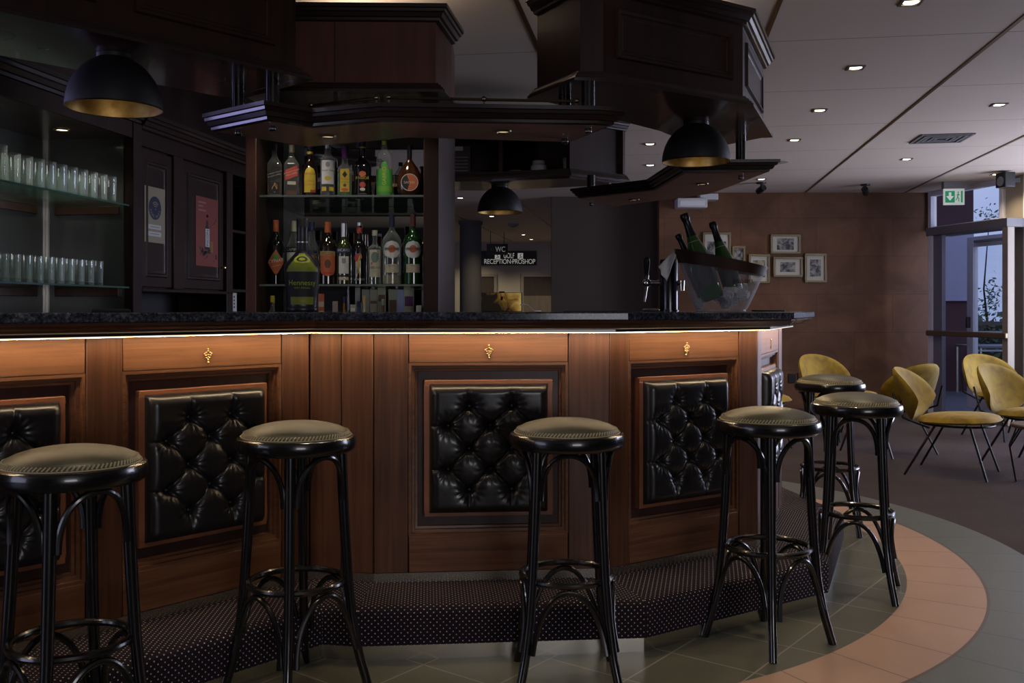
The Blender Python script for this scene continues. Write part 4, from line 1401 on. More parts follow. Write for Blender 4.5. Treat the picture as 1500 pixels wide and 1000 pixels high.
# ================================================================== reception signs
a = px(705, 367, 19.6); b = px(786, 388, 19.6)
cx, cz = (a.x + b.x) / 2, (a.z + b.z) / 2
SIGN_BG = plain('dark_sign_board', (0.025, 0.026, 0.024), 0.5)
SIGN_TX = plain('backlit_sign_letters', (0.5, 0.5, 0.48), 0.5, emis=(1.0, 0.97, 0.88), estr=0.22)
r = thing('reception_sign', 'wide dark sign reading GOLF RECEPTION PROSHOP on the far wall', 'sign', (cx, 19.66, cz))
W, Hh = (b.x - a.x) / 2, (a.z - b.z) / 2
MB().box(-W - 0.16, W, 0, 0.03, -Hh, Hh).build('board', SIGN_BG, r, smooth=0)
T = Matrix.Translation
text_flat('letters', 'GOLF', 0.150, SIGN_TX, r, T((0.0, -0.004, 0.042)) @ Matrix.Diagonal((0.60, 1, 1, 1)))
NARROW = Matrix.Diagonal((0.80, 1, 1, 1))
text_flat('letters', 'RECEPTION', 0.140, SIGN_TX, r, T((-0.235, -0.004, -0.077)) @ NARROW, spacing=0.93)
text_flat('letters', 'PROSHOP', 0.140, SIGN_TX, r, T((0.305, -0.004, -0.077)) @ NARROW, spacing=0.93)
MB().box(0.052, 0.070, -0.005, -0.003, -0.086, -0.068).build('separator_dot', SIGN_TX, r, smooth=0)
for sx in (-0.235, 0.235):
    l = MB().box(sx - 0.055, sx + 0.055, -0.006, 0, -0.016, 0.100).build('club_logo', SIGN_TX, r, smooth=0)
    mb = MB(); mb.tube([(sx - 0.02, -0.008, 0.0), (sx + 0.012, -0.008, 0.025), (sx - 0.008, -0.008, 0.05), (sx + 0.022, -0.008, 0.08)], 0.009, 6); mb.ball((sx + 0.025, -0.008, 0.02), 0.012, 5)
    mb.build('logo_mark', SIGN_BG, l)
a = px(713, 357, 17.0); b = px(744, 373, 17.0)
cx, cz = (a.x + b.x) / 2, (a.z + b.z) / 2
r = thing('toilet_sign', 'small black hanging sign reading WC before the reception sign', 'sign', (cx, 17.0, cz))
MB().box(-(b.x - a.x) / 2, (b.x - a.x) / 2, 0, 0.04, -(a.z - b.z) / 2, (a.z - b.z) / 2).build('board', BLACK_MET, r, smooth=0)
text_flat('letters', 'WC', 0.135, plain('grey_sign_letters', (0.5, 0.5, 0.48), 0.5, emis=(1, 0.97, 0.9), estr=0.10), r, T((0.055, -0.004, -0.004)) @ Matrix.Diagonal((0.75, 1, 1, 1)))
MB().lathe([(0, 0.004), (0.03, 0.003), (0.033, 0)], 18, T((-0.095, 0, -0.004)) @ Matrix.Rotation(PI / 2, 4, 'X')).build('dot', plain('dim_green_dot', (0.03, 0.09, 0.04), 0.5), r)
for sx in (-0.12, 0.12):
    MB().tube([(sx, 0.02, (a.z - b.z) / 2), (sx, 0.02, CEIL - cz)], 0.006, 6).build('hanger', BLACK_MET, r)

# ================================================================== outside
r = thing('garden_tree', 'slim leafy tree standing outside beyond the terrace door', 'tree', (8.18, 16.5, -0.08))
MB().tube([(0, 0, 0), (0.05, 0, 0.8), (-0.02, 0.03, 1.6), (0.06, 0, 2.8)], [0.035, 0.025, 0.015, 0.006], 8).build('trunk', plain('bark', (0.05, 0.04, 0.03), 0.9), r)
LEAF = plain('tree_leaf', (0.10, 0.15, 0.08), 0.7)
mb = MB()
rnd = random.Random(3)
for k in range(520):
    zc = rnd.choice([0.8, 1.05, 1.3, 1.55, 2.85]); 
    c = Vector((rnd.gauss(0.0, 0.13) + 0.12 * math.sin(zc * 5), rnd.gauss(0, 0.2), zc + rnd.gauss(0, 0.10)))
    a = Vector((rnd.uniform(-1, 1), rnd.uniform(-1, 1), rnd.uniform(-1, 1))).normalized(); b = a.orthogonal().normalized()
    s = rnd.uniform(0.025, 0.05)
    mb.face([mb.v(c + a * s), mb.v(c + b * s * 0.5), mb.v(c - a * s), mb.v(c - b * s * 0.5)])
mb.build('foliage', LEAF, r, smooth=0, fix=False)
r = thing('garden_hedge', 'low green hedge outside behind the terrace railing', 'hedge', (11.5, 20.5, -0.08))
mb = MB()
for k in range(2600):
    c = Vector((rnd.uniform(-3.5, 3.5), rnd.uniform(-0.35, 0.35), rnd.uniform(0, 1.0 + 0.15 * math.sin(k))))
    a = Vector((rnd.uniform(-1, 1), rnd.uniform(-1, 1), rnd.uniform(-1, 1))).normalized(); b = a.orthogonal().normalized()
    s = rnd.uniform(0.05, 0.12)
    mb.face([mb.v(c + a * s), mb.v(c + b * s * 0.6), mb.v(c - a * s), mb.v(c - b * s * 0.6)])
mb.build('foliage', LEAF, r, smooth=0, fix=False)
MB().box(-3.45, 3.45, -0.25, 0.25, 0, 0.95).build('inner_growth', plain('hedge_shade', (0.03, 0.045, 0.025), 0.9), r)
r = thing('terrace_railing', 'terrace railing with wooden handrail and white bars outside the door', 'railing', (8.0, 15.9, -0.08))
MB().box(-0.9, 3.5, -0.06, 0.06, 0.99, 1.05).build('handrail', plain('weathered_handrail', (0.16, 0.12, 0.09), 0.7), r)
for z in (0.55, 0.86):
    MB().box(-0.9, 3.5, -0.012, 0.012, z, z + 0.03).build('bar', WHITE_PL, r)
for x in (-0.85, 0.45, 1.75, 3.05):
    MB().box(x, x + 0.1, -0.05, 0.05, 0, 0.99).build('post', plain('slate_post', (0.08, 0.08, 0.1), 0.7), r)
def out_table(x, y):
    r = thing('terrace_table', 'dark terrace table with thin legs seen through the lower door glass', 'table', (x, y, -0.08))
    MB().box(-0.4, 0.4, -0.4, 0.4, 0.70, 0.73).build('table_top', GREY_PL, r)
    for sx in (-0.36, 0.36):
        for sy in (-0.36, 0.36):
            MB().tube([(sx, sy, 0), (sx, sy, 0.70)], 0.018, 8).build('leg', STEEL, r)
out_table(7.0, 13.9)
# ================================================================== left wall joinery
W0 = (-2.09, 3.88); AW = math.atan2(0.988, 0.155)
def WL(x, y=0.0, z=0.0):
    """a point of the left wall frame in the world"""
    return Matrix.Translation((W0[0], W0[1], 0)) @ Matrix.Rotation(AW, 4, 'Z') @ Vector((x, y, z))
GLOSSY_DARK = plain('dark_polished_back_panel', (0.055, 0.058, 0.052), 0.22, coat=0.4)
r = thing('glass_cabinet', 'tall dark back cabinet with two glass shelves full of drinking glasses', 'cabinet', (W0[0], W0[1], 0), AW)
X0, X1, DP = -0.26, 0.978, 0.46
MB().box(X0, X1, DP, DP + 0.03, 0.9, 2.04).build('back_panel', GLOSSY_DARK, r, smooth=0)
MB().box(X1, X1 + 0.082, -0.02, DP + 0.03, 0, 2.12).build('side_panel', DARK_W, r, bevel=0.003)
MB().box(X0 - 0.04, X0, -0.02, DP + 0.03, 0, 2.12).build('side_panel', DARK_W, r, bevel=0.003)
MB().box(X1 - 0.006, X1 - 0.0005, 0.03, DP, 0.95, 2.04).build('end_mirror', GLOSSY_DARK, r, smooth=0)
MB().box(X0, X1, 0.0, DP, 2.04, 2.055).build('cabinet_ceiling', SOFFIT, r, smooth=0)
MB().box(X0, X1, -0.015, 0.0, 2.04, 2.12).build('fascia', DARK_W, r, smooth=0)
MB().box(X0, X1 + 0.082, 0.0, DP + 0.03, 2.12, CEIL - 0.002).build('top_box', DARK_W, r, smooth=0)
mb = MB(); mb.sweep([(X0 - 0.04, -0.0), (X1 + 0.082, -0.0)], cornice_prof(2.12, 0.085, 0.06)); mb.build('top_cornice', DARK_H, r, smooth=30)
MB().box(X0, X1, 0.0, DP, 0.0, 1.05).build('base_cupboard', DARK_W, r, smooth=0)
MB().box(X1 - 0.012, X1 - 0.0062, DP - 0.014, DP - 0.001, 1.05, 2.04).build('corner_strip', STEEL, r)
for z in (1.692, 1.277):
    s = MB().box(X0 + 0.002, X1 - 0.008, 0.0, DP - 0.004, z, z + 0.008).build('glass_shelf', GLASS_SHELF, r, smooth=0)
    MB().box(X0 + 0.002, X1 - 0.008, -0.0015, 0.0, z, z + 0.008).build('shelf_edge', GLASS_EDGE, s, smooth=0)
    MB().box(X1 - 0.024, X1 - 0.0065, 0.05, DP - 0.06, z - 0.040, z - 0.001).build('batten', POST_W, r, bevel=0.002)
    MB().box(X0 + 0.05, X1 - 0.10, DP - 0.018, DP - 0.0005, z - 0.040, z - 0.001).build('batten', POST_W, r, bevel=0.002)
for x in (0.72, 0.10):
    f = MB().lathe([(0.028, 2.0395), (0.030, 2.034), (0.038, 2.035), (0.040, 2.0395)], 24, cx=x, cy=0.20).build('downlight_ring', BRASS, r)
    MB().lathe([(0, 2.038), (0.028, 2.038)], 20, cx=x, cy=0.20).build('lens', plain('cabinet_lamp_glow', (0.9, 0.8, 0.6), 0.5, emis=(1.0, 0.85, 0.58), estr=2.0), f, smooth=0)
    p = WL(x, 0.20, 2.02)
    spot(p, 3.2, 130, 0.8, (1.0, 0.93, 0.78), 0.02)

# drinking glasses: one mesh per kind, each glass an object of its own
def glass_mesh(R, H, base, top=1.0):
    mb = MB()
    mb.lathe([(0, 0), (R * 0.90, 0), (R * 0.94, 0.003), (R * top, H), (R * top - 0.0022, H), (R * 0.94 - 0.003, base), (0, base)], 22)
    return mb.build('drinking_glass', TUMBLER, smooth=50)
g1 = glass_mesh(0.0365, 0.128, 0.012)
g2 = glass_mesh(0.034, 0.118, 0.016)
g3 = glass_mesh(0.033, 0.150, 0.014, 1.06)
def put_glass(g, x, y, z, label, group, used=[]):
    o = g if g not in used else g.copy()
    if g in used:
        COL.objects.link(o)
    used.append(g)
    p = WL(x, y, z)
    o.location = p
    tag(o, label, 'glass', group)
SH1, SH2 = 1.7002, 1.2852
for row in range(4):
    for k in range(13):
        x = 0.872 - 0.080 * k - (0.04 if row % 2 else 0)
        if x < -0.20: continue
        y = 0.050 + 0.088 * row
        if k < 10:
            put_glass(g1, x, y, SH1, 'clear straight tumbler standing on the upper glass shelf at left', 'tumblers on the upper glass shelf')
        else:
            put_glass(g3, x, y, SH1, 'taller clear glass at the far left end of the upper glass shelf', 'tall glasses on the upper glass shelf')
for row in range(3):
    for k in range(13):
        x = 0.755 - 0.0755 * k - (0.037 if row % 2 else 0)
        if x < -0.20: continue
        put_glass(g2, x, 0.045 + 0.082 * row, SH2, 'clear thick-based long glass standing on the lower glass shelf at left', 'long glasses on the lower glass shelf')

# cupboard with two panelled doors
r = thing('wall_cupboard', 'dark back cupboard with two panelled doors carrying posters', 'cupboard', (W0[0], W0[1], 0), AW)
C0, C1 = 1.065, 2.118
MB().box(C0, C1, 0.022, 0.40, 1.28, 2.02).build('carcass', DARK_W, r, smooth=0)
MB().box(C0, C1, 0.30, 0.40, 0.0, 1.28).build('back_board', BLACK_MATTE, r, smooth=0)
MB().box(C0, C1, -0.02, 0.30, 1.262, 1.280).build('shelf_board', DARK_W, r, bevel=0.003)
MB().box(C0, C1 + 0.6, 0.0, 0.40, 2.02, CEIL - 0.002).build('top_box', DARK_W, r, smooth=0)
mb = MB(); mb.sweep([(C0, 0.0), (C1 + 0.6, 0.0)], cornice_prof(2.10, 0.085, 0.06)); mb.build('top_cornice', DARK_H, r, smooth=30)
def cup_door(x0, x1, knob):
    d = MB().box(x0, x1, 0.0, 0.022, 1.288, 2.008).build('door', DARK_W, r, bevel=0.003)
    mb = MB()
    m = 0.055
    steps = [(0.0, -0.001), (0.006, -0.009), (0.016, -0.008), (0.022, -0.002), (0.03, -0.001), (0.034, 0.0)]
    rings = [[mb.v((x0 + m + i, y, 1.34 + i)), mb.v((x1 - m - i, y, 1.34 + i)), mb.v((x1 - m - i, y, 1.95 - i)), mb.v((x0 + m + i, y, 1.95 - i))] for i, y in steps]
    for A, B in zip(rings, rings[1:]):
        for q in range(4):
            s = (q + 1) % 4
            mb.face([A[q], A[s], B[s], B[q]])
    mb.build('panel_moulding', DARK_H, d, smooth=20)
    if knob:
        mb = MB(); mb.tube([(knob, 0, 1.425), (knob, -0.018, 1.425)], 0.005, 8); mb.ball((knob, -0.024, 1.425), 0.012, 8); mb.build('knob', BRASS, d)
cup_door(1.07, 1.40, None)
cup_door(1.508, 2.025, 1.985)
MB().box(1.40, 1.508, -0.012, 0.03, 1.28, 2.02).build('post', DARK_W, r, bevel=0.004)
MB().box(2.03, 2.118, -0.02, 0.40, 0.0, 2.02).build('post', DARK_W, r, bevel=0.004)
# narrow open niche beyond
r2 = thing('niche_shelf', 'narrow dark open shelf unit beyond the poster doors', 'shelf', (W0[0], W0[1], 0), AW)
MB().box(2.122, 2.75, 0.36, 0.40, 0, 2.02).build('back_board', DARK_W, r2, smooth=0)
MB().box(2.72, 2.76, 0.0, 0.36, 0, 2.02).build('side_board', DARK_W, r2, smooth=0)
for z in (1.14, 1.655, 1.280):
    MB().box(2.122, 2.72, 0.0, 0.36, z, z + 0.018).build('shelf_board', DARK_W, r2, bevel=0.002)

# posters
def poster(label, x0, x1, z0, z1, m, y=-0.003):
    rr = thing('poster', label, 'poster', WL(x0, 0, z0), AW)
    w, h = x1 - x0, z1 - z0
    sh = MB().box(0, w, y, y + 0.0015, 0, h).build('sheet', m, rr, smooth=0)
    return rr, sh, w, h, y
BEIGE_P = ink('beige', (0.30, 0.27, 0.19))
rr, sh, w, h, y = poster('beige notice with dark blue round wifi symbol on the left cupboard door', 1.114, 1.321, 1.524, 1.818, BEIGE_P)
RX = Matrix.Rotation(PI / 2, 4, 'X')
cx, cz = 0.103, 0.184
disc = MB().lathe([(0, 0.001), (0.062, 0.001), (0.062, 0)], 40, T((cx, y, cz)) @ RX).build('wifi_disc', NAVY, sh, smooth=0)
mb = MB()
for R in (0.014, 0.025, 0.036):
    mb.tube([(cx + R * math.sin(a), y - 0.0012, cz - 0.004 + R * math.cos(a)) for a in [(-0.85 + 1.7 * q / 12) for q in range(13)]], 0.0034, 6)
mb.ball((cx, y - 0.001, cz - 0.006), 0.0048, 6)
mb.build('wifi_symbol', BEIGE_P, sh)
word = 'FREE WIFI'
for q, chx in enumerate(word):
    if chx == ' ':
        continue
    a = math.radians(-72 + 144 * q / (len(word) - 1))
    M = T((cx + 0.047 * math.sin(a), y - 0.0012, cz - 0.047 * math.cos(a))) @ Matrix.Rotation(-a, 4, 'Y')
    text_flat('letter', chx, 0.020, BEIGE_P, sh, M)
for zz in (0.083, 0.046):
    MB().box(0.035, 0.165, y - 0.0008, y, zz - 0.012, zz + 0.012).build('white_strip', WHITE, sh, bevel=0.0004)
    MB().box(0.055, 0.145, y - 0.0012, y - 0.0008, zz - 0.002, zz + 0.002).build('print_line', GREYP, sh, smooth=0)
RED_P = ink('poster_red', (0.24, 0.050, 0.035))
rr, sh, w, h, y = poster('red poster with a dark bottle on the right cupboard door', 1.668, 1.965, 1.425, 1.830, RED_P)
for zz, l in ((0.372, 0.095), (0.350, 0.055), (0.326, 0.095)):
    MB().box(0.03, 0.03 + l, y - 0.0008, y, zz - 0.005, zz + 0.005).build('print_line', ink('poster_pink', (0.34, 0.16, 0.13)), sh, smooth=0)
b = MB().lathe([(0, 0.10), (0.028, 0.10), (0.028, 0.215), (0.012, 0.245), (0.011, 0.27), (0, 0.27)], 14, T((0.138, y - 0.0005, 0)) @ Matrix.Diagonal((1, 0.05, 1, 1))).build('printed_bottle', BLACK, sh)
MB().ball((0.138, y - 0.0005, 0.297), 0.009, 6).build('printed_cork', ink('dark_red', (0.08, 0.01, 0.01)), sh)
MB().box(0.112, 0.164, y - 0.003, y - 0.002, 0.115, 0.222).build('printed_label', WHITE, sh, smooth=0)
text_flat('letters', 'PICON', 0.032, BLACK, sh, T((0.138, y - 0.0035, 0.168)) @ Matrix.Rotation(-PI / 2, 4, 'Y'))
mb = MB()
for q in range(46):
    a = rnd.uniform(0, 2 * PI); rad_ = abs(rnd.gauss(0, 0.04))
    c = Vector((0.115 + rad_ * 1.5 * math.cos(a), y - 0.001, 0.082 + rad_ * 0.55 * math.sin(a)))
    s = rnd.uniform(0.006, 0.016); t = rnd.uniform(0, PI)
    mb.face([mb.v(c + Vector((s * math.cos(t), 0, s * math.sin(t)))), mb.v(c + Vector((-s * .5 * math.sin(t), 0, s * .5 * math.cos(t)))), mb.v(c - Vector((s * math.cos(t), 0, s * math.sin(t)))), mb.v(c + Vector((s * .5 * math.sin(t), 0, -s * .5 * math.cos(t))))])
mb.build('printed_foliage', BLACK, sh, smooth=0, fix=False)
MB().box(0.180, 0.212, y - 0.0012, y - 0.0006, 0.085, 0.150).build('printed_splash', ink('ochre', (0.28, 0.14, 0.02)), sh, bevel=0.0002)
mb = MB(); mb.tube([(0.18, y - 0.001, 0.235), (0.225, y - 0.001, 0.255), (0.27, y - 0.001, 0.30)], 0.003, 5); mb.build('printed_streak', ink('poster_pink', (0.34, 0.16, 0.13)), sh)
MB().box(0.245, 0.262, y - 0.001, y, 0.045, 0.075).build('printed_mark', ink('dark_red', (0.08, 0.01, 0.01)), sh, smooth=0)

rr = thing('notice_card', 'white notice card with a black bar standing low in the dark niche', 'notice', WL(2.20, 0.05, 1.158), AW)
MB().box(-0.02, 0.12, 0, 0.003, 0, 0.118).build('card', WHITE_PAPER, rr, smooth=0)
MB().box(-0.015, 0.03, -0.001, 0, 0.072, 0.088).build('black_bar', BLACK, rr, smooth=0)
for q in range(4):
    MB().box(0.075, 0.09, -0.001, 0, 0.02 + q * 0.022, 0.033 + q * 0.022).build('print_mark', BLACK, rr, smooth=0)
rr = thing('paper_slip', 'small white paper slip on the middle board of the dark niche', 'paper', WL(2.20, 0.04, 1.2985), AW)
MB().box(-0.03, 0.03, 0, 0.002, 0, 0.085).build('sheet', WHITE_PAPER, rr, smooth=0)
MB().box(-0.018, 0.018, -0.0006, 0, 0.055, 0.060).build('print_line', GREYP, rr, smooth=0)

# ================================================================== bottle cabinet in the middle
r = thing('bottle_cabinet', 'mirror backed bottle cabinet with two glass shelves between wooden posts', 'cabinet', (-0.71, 4.25, 0))
BX0, BX1 = -1.070, -0.371
MB().box(-1.116, BX0, 4.0, 4.49, 0, 2.028).build('left_post', POST_W, r, True, bevel=0.004)
MB().prism([(BX1, 4.0), (-0.308, 4.0), (-0.266, 4.18), (-0.268, 4.49), (BX1, 4.49)], 0, 2.028).build('right_post', DARK_W, r, True, bevel=0.003)
MB().box(BX0, BX0 + 0.004, 4.004, 4.453, 1.05, 2.026).build('antisheen_sheet', plain('matte_dark_antisheen', (0.022, 0.011, 0.008), 0.7, spec=0.15), r, True, smooth=0)  # added matte sheet keeping bright reflections off the post's inner face
MB().box(BX0, BX1, 4.455, 4.462, 1.05, 2.028).build('mirror', MIRROR, r, True, smooth=0)
MB().box(BX0, BX1, 4.465, 4.49, 0, 2.028).build('back_board', DARK_W, r, True, smooth=0)
MB().box(BX0, BX1, 4.0, 4.452, 0, 1.048).build('back_counter', DARK_W, r, True, smooth=0)
for z in (1.644, 1.268):
    s = MB().box(BX0 + 0.005, BX1 - 0.001, 4.03, 4.45, z, z + 0.008).build('glass_shelf', GLASS_SHELF, r, True, smooth=0)
    MB().box(BX0 + 0.005, BX1 - 0.001, 4.0285, 4.03, z, z + 0.008).build('shelf_edge', ink('shelf_edge_grey', (0.10, 0.12, 0.11)), s, smooth=0)
spot((-0.70, 3.64, 1.82), 3.0, 150, 0.9, WARM, 0.02)
for xx_ in (-0.92, -0.52):
    spot((xx_, 3.93, 2.02), 4.5, 125, 0.9, (1.0, 0.86, 0.68), 0.03)  # unseen spots added to brighten the bottles
spot((-0.033, 3.54, 1.82), 1.5, 140, 0.9, WARM, 0.02)
spot((1.0, 5.02, 1.82), 0.35, 140, 0.9, WARM, 0.02)

# ------------------------------------------------------------------ bottles
class Bottle:
    def __init__(self, label, loc, prof, glass, sq=0, sy=1.0, name='bottle', turn=0.0, group='bottles on the glass shelves', cat='bottle'):
        self.r = thing(name, label, cat, loc, face_cam(loc[0], loc[1]) + turn, group)
        self.prof, self.sq, self.sy = prof, sq, sy
        self.body = MB().lathe(prof, 40, sq=sq, sy=sy).build('glass_body', glass, self.r, smooth=40)
    def rad(self, z):
        for (a, za), (b, zb) in zip(self.prof, self.prof[1:]):
            if za <= z <= zb and zb > za:
                return a + (b - a) * (z - za) / (zb - za)
        return self.prof[-1][0]
    def surf(self, th, z, off=0.0006):
        R = (self.rad(z) + off) * sqk(th, self.sq)
        return Vector((R * math.sin(th), -R * math.cos(th) * self.sy - (off if self.sy < 1 else 0), z))
    def liquid(self, z1, m):
        pr = [(0, 0.004)] + [(max(0, self.rad(z) - 0.0018), z) for z in [0.004 + (z1 - 0.004) * q / 14 for q in range(15)]] + [(0, z1)]
        MB().lathe(pr, 32, sq=self.sq, sy=self.sy).build('liquid', m, self.r, smooth=40)
        return self
    def cap(self, z0, m, over=0.0015, H=None):
        H = H or self.prof[-1][1]
        pr = [(self.rad(z0) + over, z0)] + [(self.rad(z0 + (H - z0) * q / 6) + over, z0 + (H - z0) * q / 6) for q in range(1, 7)] + [(0, H + 0.001)]
        MB().lathe(pr, 24, sq=0).build('cap', m, self.r, smooth=40)
        return self
    def band(self, z0, z1, m, name='band', over=0.0009):
        n = 8
        pr = [(self.rad(z0 + (z1 - z0) * q / n) + over, z0 + (z1 - z0) * q / n) for q in range(n + 1)]
        MB().lathe(pr, 40, sq=self.sq, sy=self.sy).build(name, m, self.r, smooth=40)
        return self
    def patch(self, z0, z1, half, m, shape='rect', slant=0.0, off=0.0007, name='paper_label', th0=0.0):
        def f(u, v):
            p, q = 2 * u - 1, 2 * v - 1
            if shape == 'ellipse':
                p *= math.sqrt(max(0, 1 - q * q))
            elif shape == 'diamond':
                p *= max(0, 1 - abs(q))
            elif shape == 'arch' and q > 0.2:
                p *= math.sqrt(max(0, 1 - ((q - 0.2) / 0.8) ** 2))
            elif shape == 'trap':
                p *= 0.32 + 0.68 * (1 - v)
            elif shape == 'shield' and q < -0.3:
                p *= math.sqrt(max(0, 1 - ((-0.3 - q) / 0.7) ** 2))
            th = th0 + p * half
            return self.surf(th, z0 + (z1 - z0) * v + slant * p, off)
        MB().grid(f, 16, 14).build(name, m, self.r, smooth=60)
        return self
    def text(self, s, z, size, m, slant=0.0, off=0.0016, vertical=False, th0=0.0, spacing=1.0):
        me = text_mesh(s, size, extrude=0.0, spacing=spacing)
        mb = MB()
        R = self.rad(z)
        bm = bmesh.new(); bm.from_mesh(me)
        vs = []
        for v in bm.verts:
            x, y = v.co.x, v.co.y
            if vertical:
                x, y = -y, x
            v.co = self.surf(th0 + x / R, z + y + slant * x / (R * 0.8), off)
        mb.bm.free(); mb.bm = bm
        bpy.data.meshes.remove(me)
        mb.build('lettering', m, self.r, smooth=0)
        return self
def bprof(R, H, s0, s1, nr, bulge=0.0, foot=0.004):
    """straight body up to s0, shoulder to neck radius nr at s1, neck up to H"""
    p = [(0, 0), (R - foot, 0), (R, foot)]
    for q in range(1, 4):
        p.append((R + bulge * math.sin(PI * q / 4), foot + (s0 - foot) * q / 4))
    for q in range(0, 9):
        t = q / 8
        k = 0.5 + 0.5 * math.cos(PI * t)
        p.append((nr + (R - nr) * k, s0 + (s1 - s0) * t))
    p += [(nr, (s1 + H) / 2), (nr, H), (0, H)]
    return p
BYW = 4.15
def at_shelf(cx, upper, Y=BYW):
    return ((cx - 750) / 1400 * Y, Y, 1.6522 if upper else 1.2762)
U = BYW / 1400            # metres per photo pixel at the bottle row

def up(cx, w, top, *a, **k):
    return w / 2 * U, (291 - top) * U
# upper row
R, H = up(402, 22, 212)
b = Bottle('square whisky bottle with slanted black label, leftmost on the upper shelf', at_shelf(402, 1), bprof(R * 0.94, H, H * .60, H * .80, 0.0105), CLEAR_BOTTLE, sq=6)
b.liquid(H * .30, AMBER).cap(H * .88, BLACK).patch(H * .33, H * .52, 0.72, BLACK, slant=0.010).text('JOHNNIE WALKER', H * .455, 0.0072, CREAM, slant=0.009).text('BLACK LABEL', H * .405, 0.0075, CREAM, slant=0.009)
b.patch(H * .07, H * .29, 0.62, BLACK).text('12', H * .10, 0.008, CREAM)
mb = MB()
S = lambda x, z: b.surf(x / R, z, 0.0022)
mb.tube([S(0.002, H * .27), S(0.000, H * .235)], [0.0025, 0.0035], 6); mb.tube([S(0, H * .235), S(-0.006, H * .20), S(-0.010, H * .155)], 0.0018, 5); mb.tube([S(0, H * .235), S(0.006, H * .20), S(0.009, H * .155)], 0.0018, 5); mb.tube([S(0.001, H * .26), S(0.009, H * .235), S(0.011, H * .17)], 0.0012, 5)
mb.build('gold_emblem', GOLD, b.r)
R, H = up(427, 23, 213)
b = Bottle('square whisky bottle with slanted red label and cork coloured cap on the upper shelf', at_shelf(427, 1), bprof(R * 0.94, H, H * .60, H * .80, 0.0115), CLEAR_BOTTLE, sq=6)
b.liquid(H * .06, AMBER).cap(H * .86, CREAM).patch(H * .36, H * .56, 0.72, RED, slant=0.011).text('JOHNNIE WALKER', H * .485, 0.0072, CREAM, slant=0.010).text('RED LABEL', H * .435, 0.0085, CREAM, slant=0.010)
b.patch(H * .05, H * .13, 0.6, BROWN).patch(H * .24, H * .30, 0.5, CREAM)
R, H = up(454, 22, 216)
b = Bottle('dark brown liqueur bottle with arched yellow label on the upper shelf', at_shelf(454, 1), bprof(R, H, H * .52, H * .80, 0.0125), BROWN_GLASS)
b.cap(H * .93, BLACK).band(H * .855, H * .905, YELLOW).patch(H * .10, H * .60, 0.80, YELLOW, 'arch').text('KAHLUA', H * .46, 0.0135, RED).text('COFFEE', H * .315, 0.0115, ORANGE).text('LIQUEUR', H * .25, 0.0100, ORANGE).patch(H * .10, H * .15, 0.35, RED, th0=0.4, off=0.0012)
R, H = up(480, 21, 212)
b = Bottle('clear vodka bottle with tall white label and a lemon on the upper shelf', at_shelf(480, 1), bprof(R, H, H * .70, H * .86, 0.012), CLEAR_BOTTLE)
b.cap(H * .92, SILVER).patch(H * .25, H * .69, 0.92, WHITE).text('Ketel One', H * .50, 0.0125, BLACK).text('CITROEN', H * .45, 0.0045, GREYP).patch(H * .56, H * .66, 0.30, GREYP, 'ellipse', off=0.0012, name='crest').patch(H * .31, H * .40, 0.42, YELLOW, 'ellipse', off=0.0012, name='printed_lemon')
b.patch(H * .12, H * .20, 0.36, YELLOW, th0=-0.55).patch(H * .12, H * .20, 0.36, YELLOW, th0=0.55)
R, H = up(505, 21, 214)
b = Bottle('green liqueur bottle with purple cap and yellow label on the upper shelf', at_shelf(505, 1), bprof(R, H, H * .54, H * .68, 0.0125), CLEAR_BOTTLE)
b.liquid(H * .47, GREEN_LIQ).cap(H * .76, PURPLE).patch(H * .11, H * .54, 0.66, YELLOW).patch(H * .37, H * .50, 0.34, BLACK, 'diamond', off=0.0012, name='printed_figure').text('PISANG', H * .345, 0.0105, ORANGE).text('AMBON', H * .29, 0.0105, GREEN).patch(H * .20, H * .26, 0.22, BROWN, 'ellipse', off=0.0012, name='printed_fruit').patch(H * .12, H * .18, 0.5, ORANGE, 'ellipse', off=0.0012, name='printed_fruit')
R, H = up(531, 26, 207)
b = Bottle('black liqueur bottle with yellow lettering and fruit picture on the upper shelf', at_shelf(531, 1), bprof(R, H, H * .52, H * .74, 0.0125, -0.001), BLACK_GLASS)
b.cap(H * .90, BLACK).band(H * .87, H * .89, GOLD).patch(H * .36, H * .455, 0.40, ORANGE, 'ellipse', name='printed_sun').text('PASSO\u00c3', H * .335, 0.0165, YELLOW, off=0.002).patch(H * .17, H * .265, 0.36, RED, 'ellipse', name='printed_fruit').patch(H * .11, H * .17, 0.30, CREAM, 'ellipse', name='printed_fruit').text('PASSION DRINK', H * .06, 0.0050, CREAM)
R, H = up(563, 23, 207)
b = Bottle('tall clear bottle with lime green wrap and upright lettering on the upper shelf', at_shelf(563, 1), bprof(R, H, H * .72, H * .92, 0.0095), CLEAR_BOTTLE)
b.cap(H * .93, LIME).band(0.002, H * .50, GREEN, 'green_wrap').patch(H * .47, H * .62, 0.42, GREEN, 'ellipse').patch(H * .10, H * .20, 1.2, ink('leaf_green', (0.10, 0.30, 0.03)), off=0.0014).text('GABRIO', H * .37, 0.022, LIME, vertical=True, off=0.0022)
R, H = up(600, 37, 214)
pr = [(0, 0), (R * .62, 0), (R * .72, 0.004), (R * .9, H * .10), (R, H * .25), (R * .99, H * .33), (R * .88, H * .46), (R * .66, H * .57), (R * .38, H * .66), (0.0105, H * .73), (0.0095, H * .8), (0.0095, H * .95), (0.014, H * .955), (0.014, H), (0, H)]
b = Bottle('round amber flask with orange and black circular label, rightmost on the upper shelf', at_shelf(600, 1), pr, DEEP_AMBER, sy=0.62)
b.cap(H * .78, BLACK, 0.001)
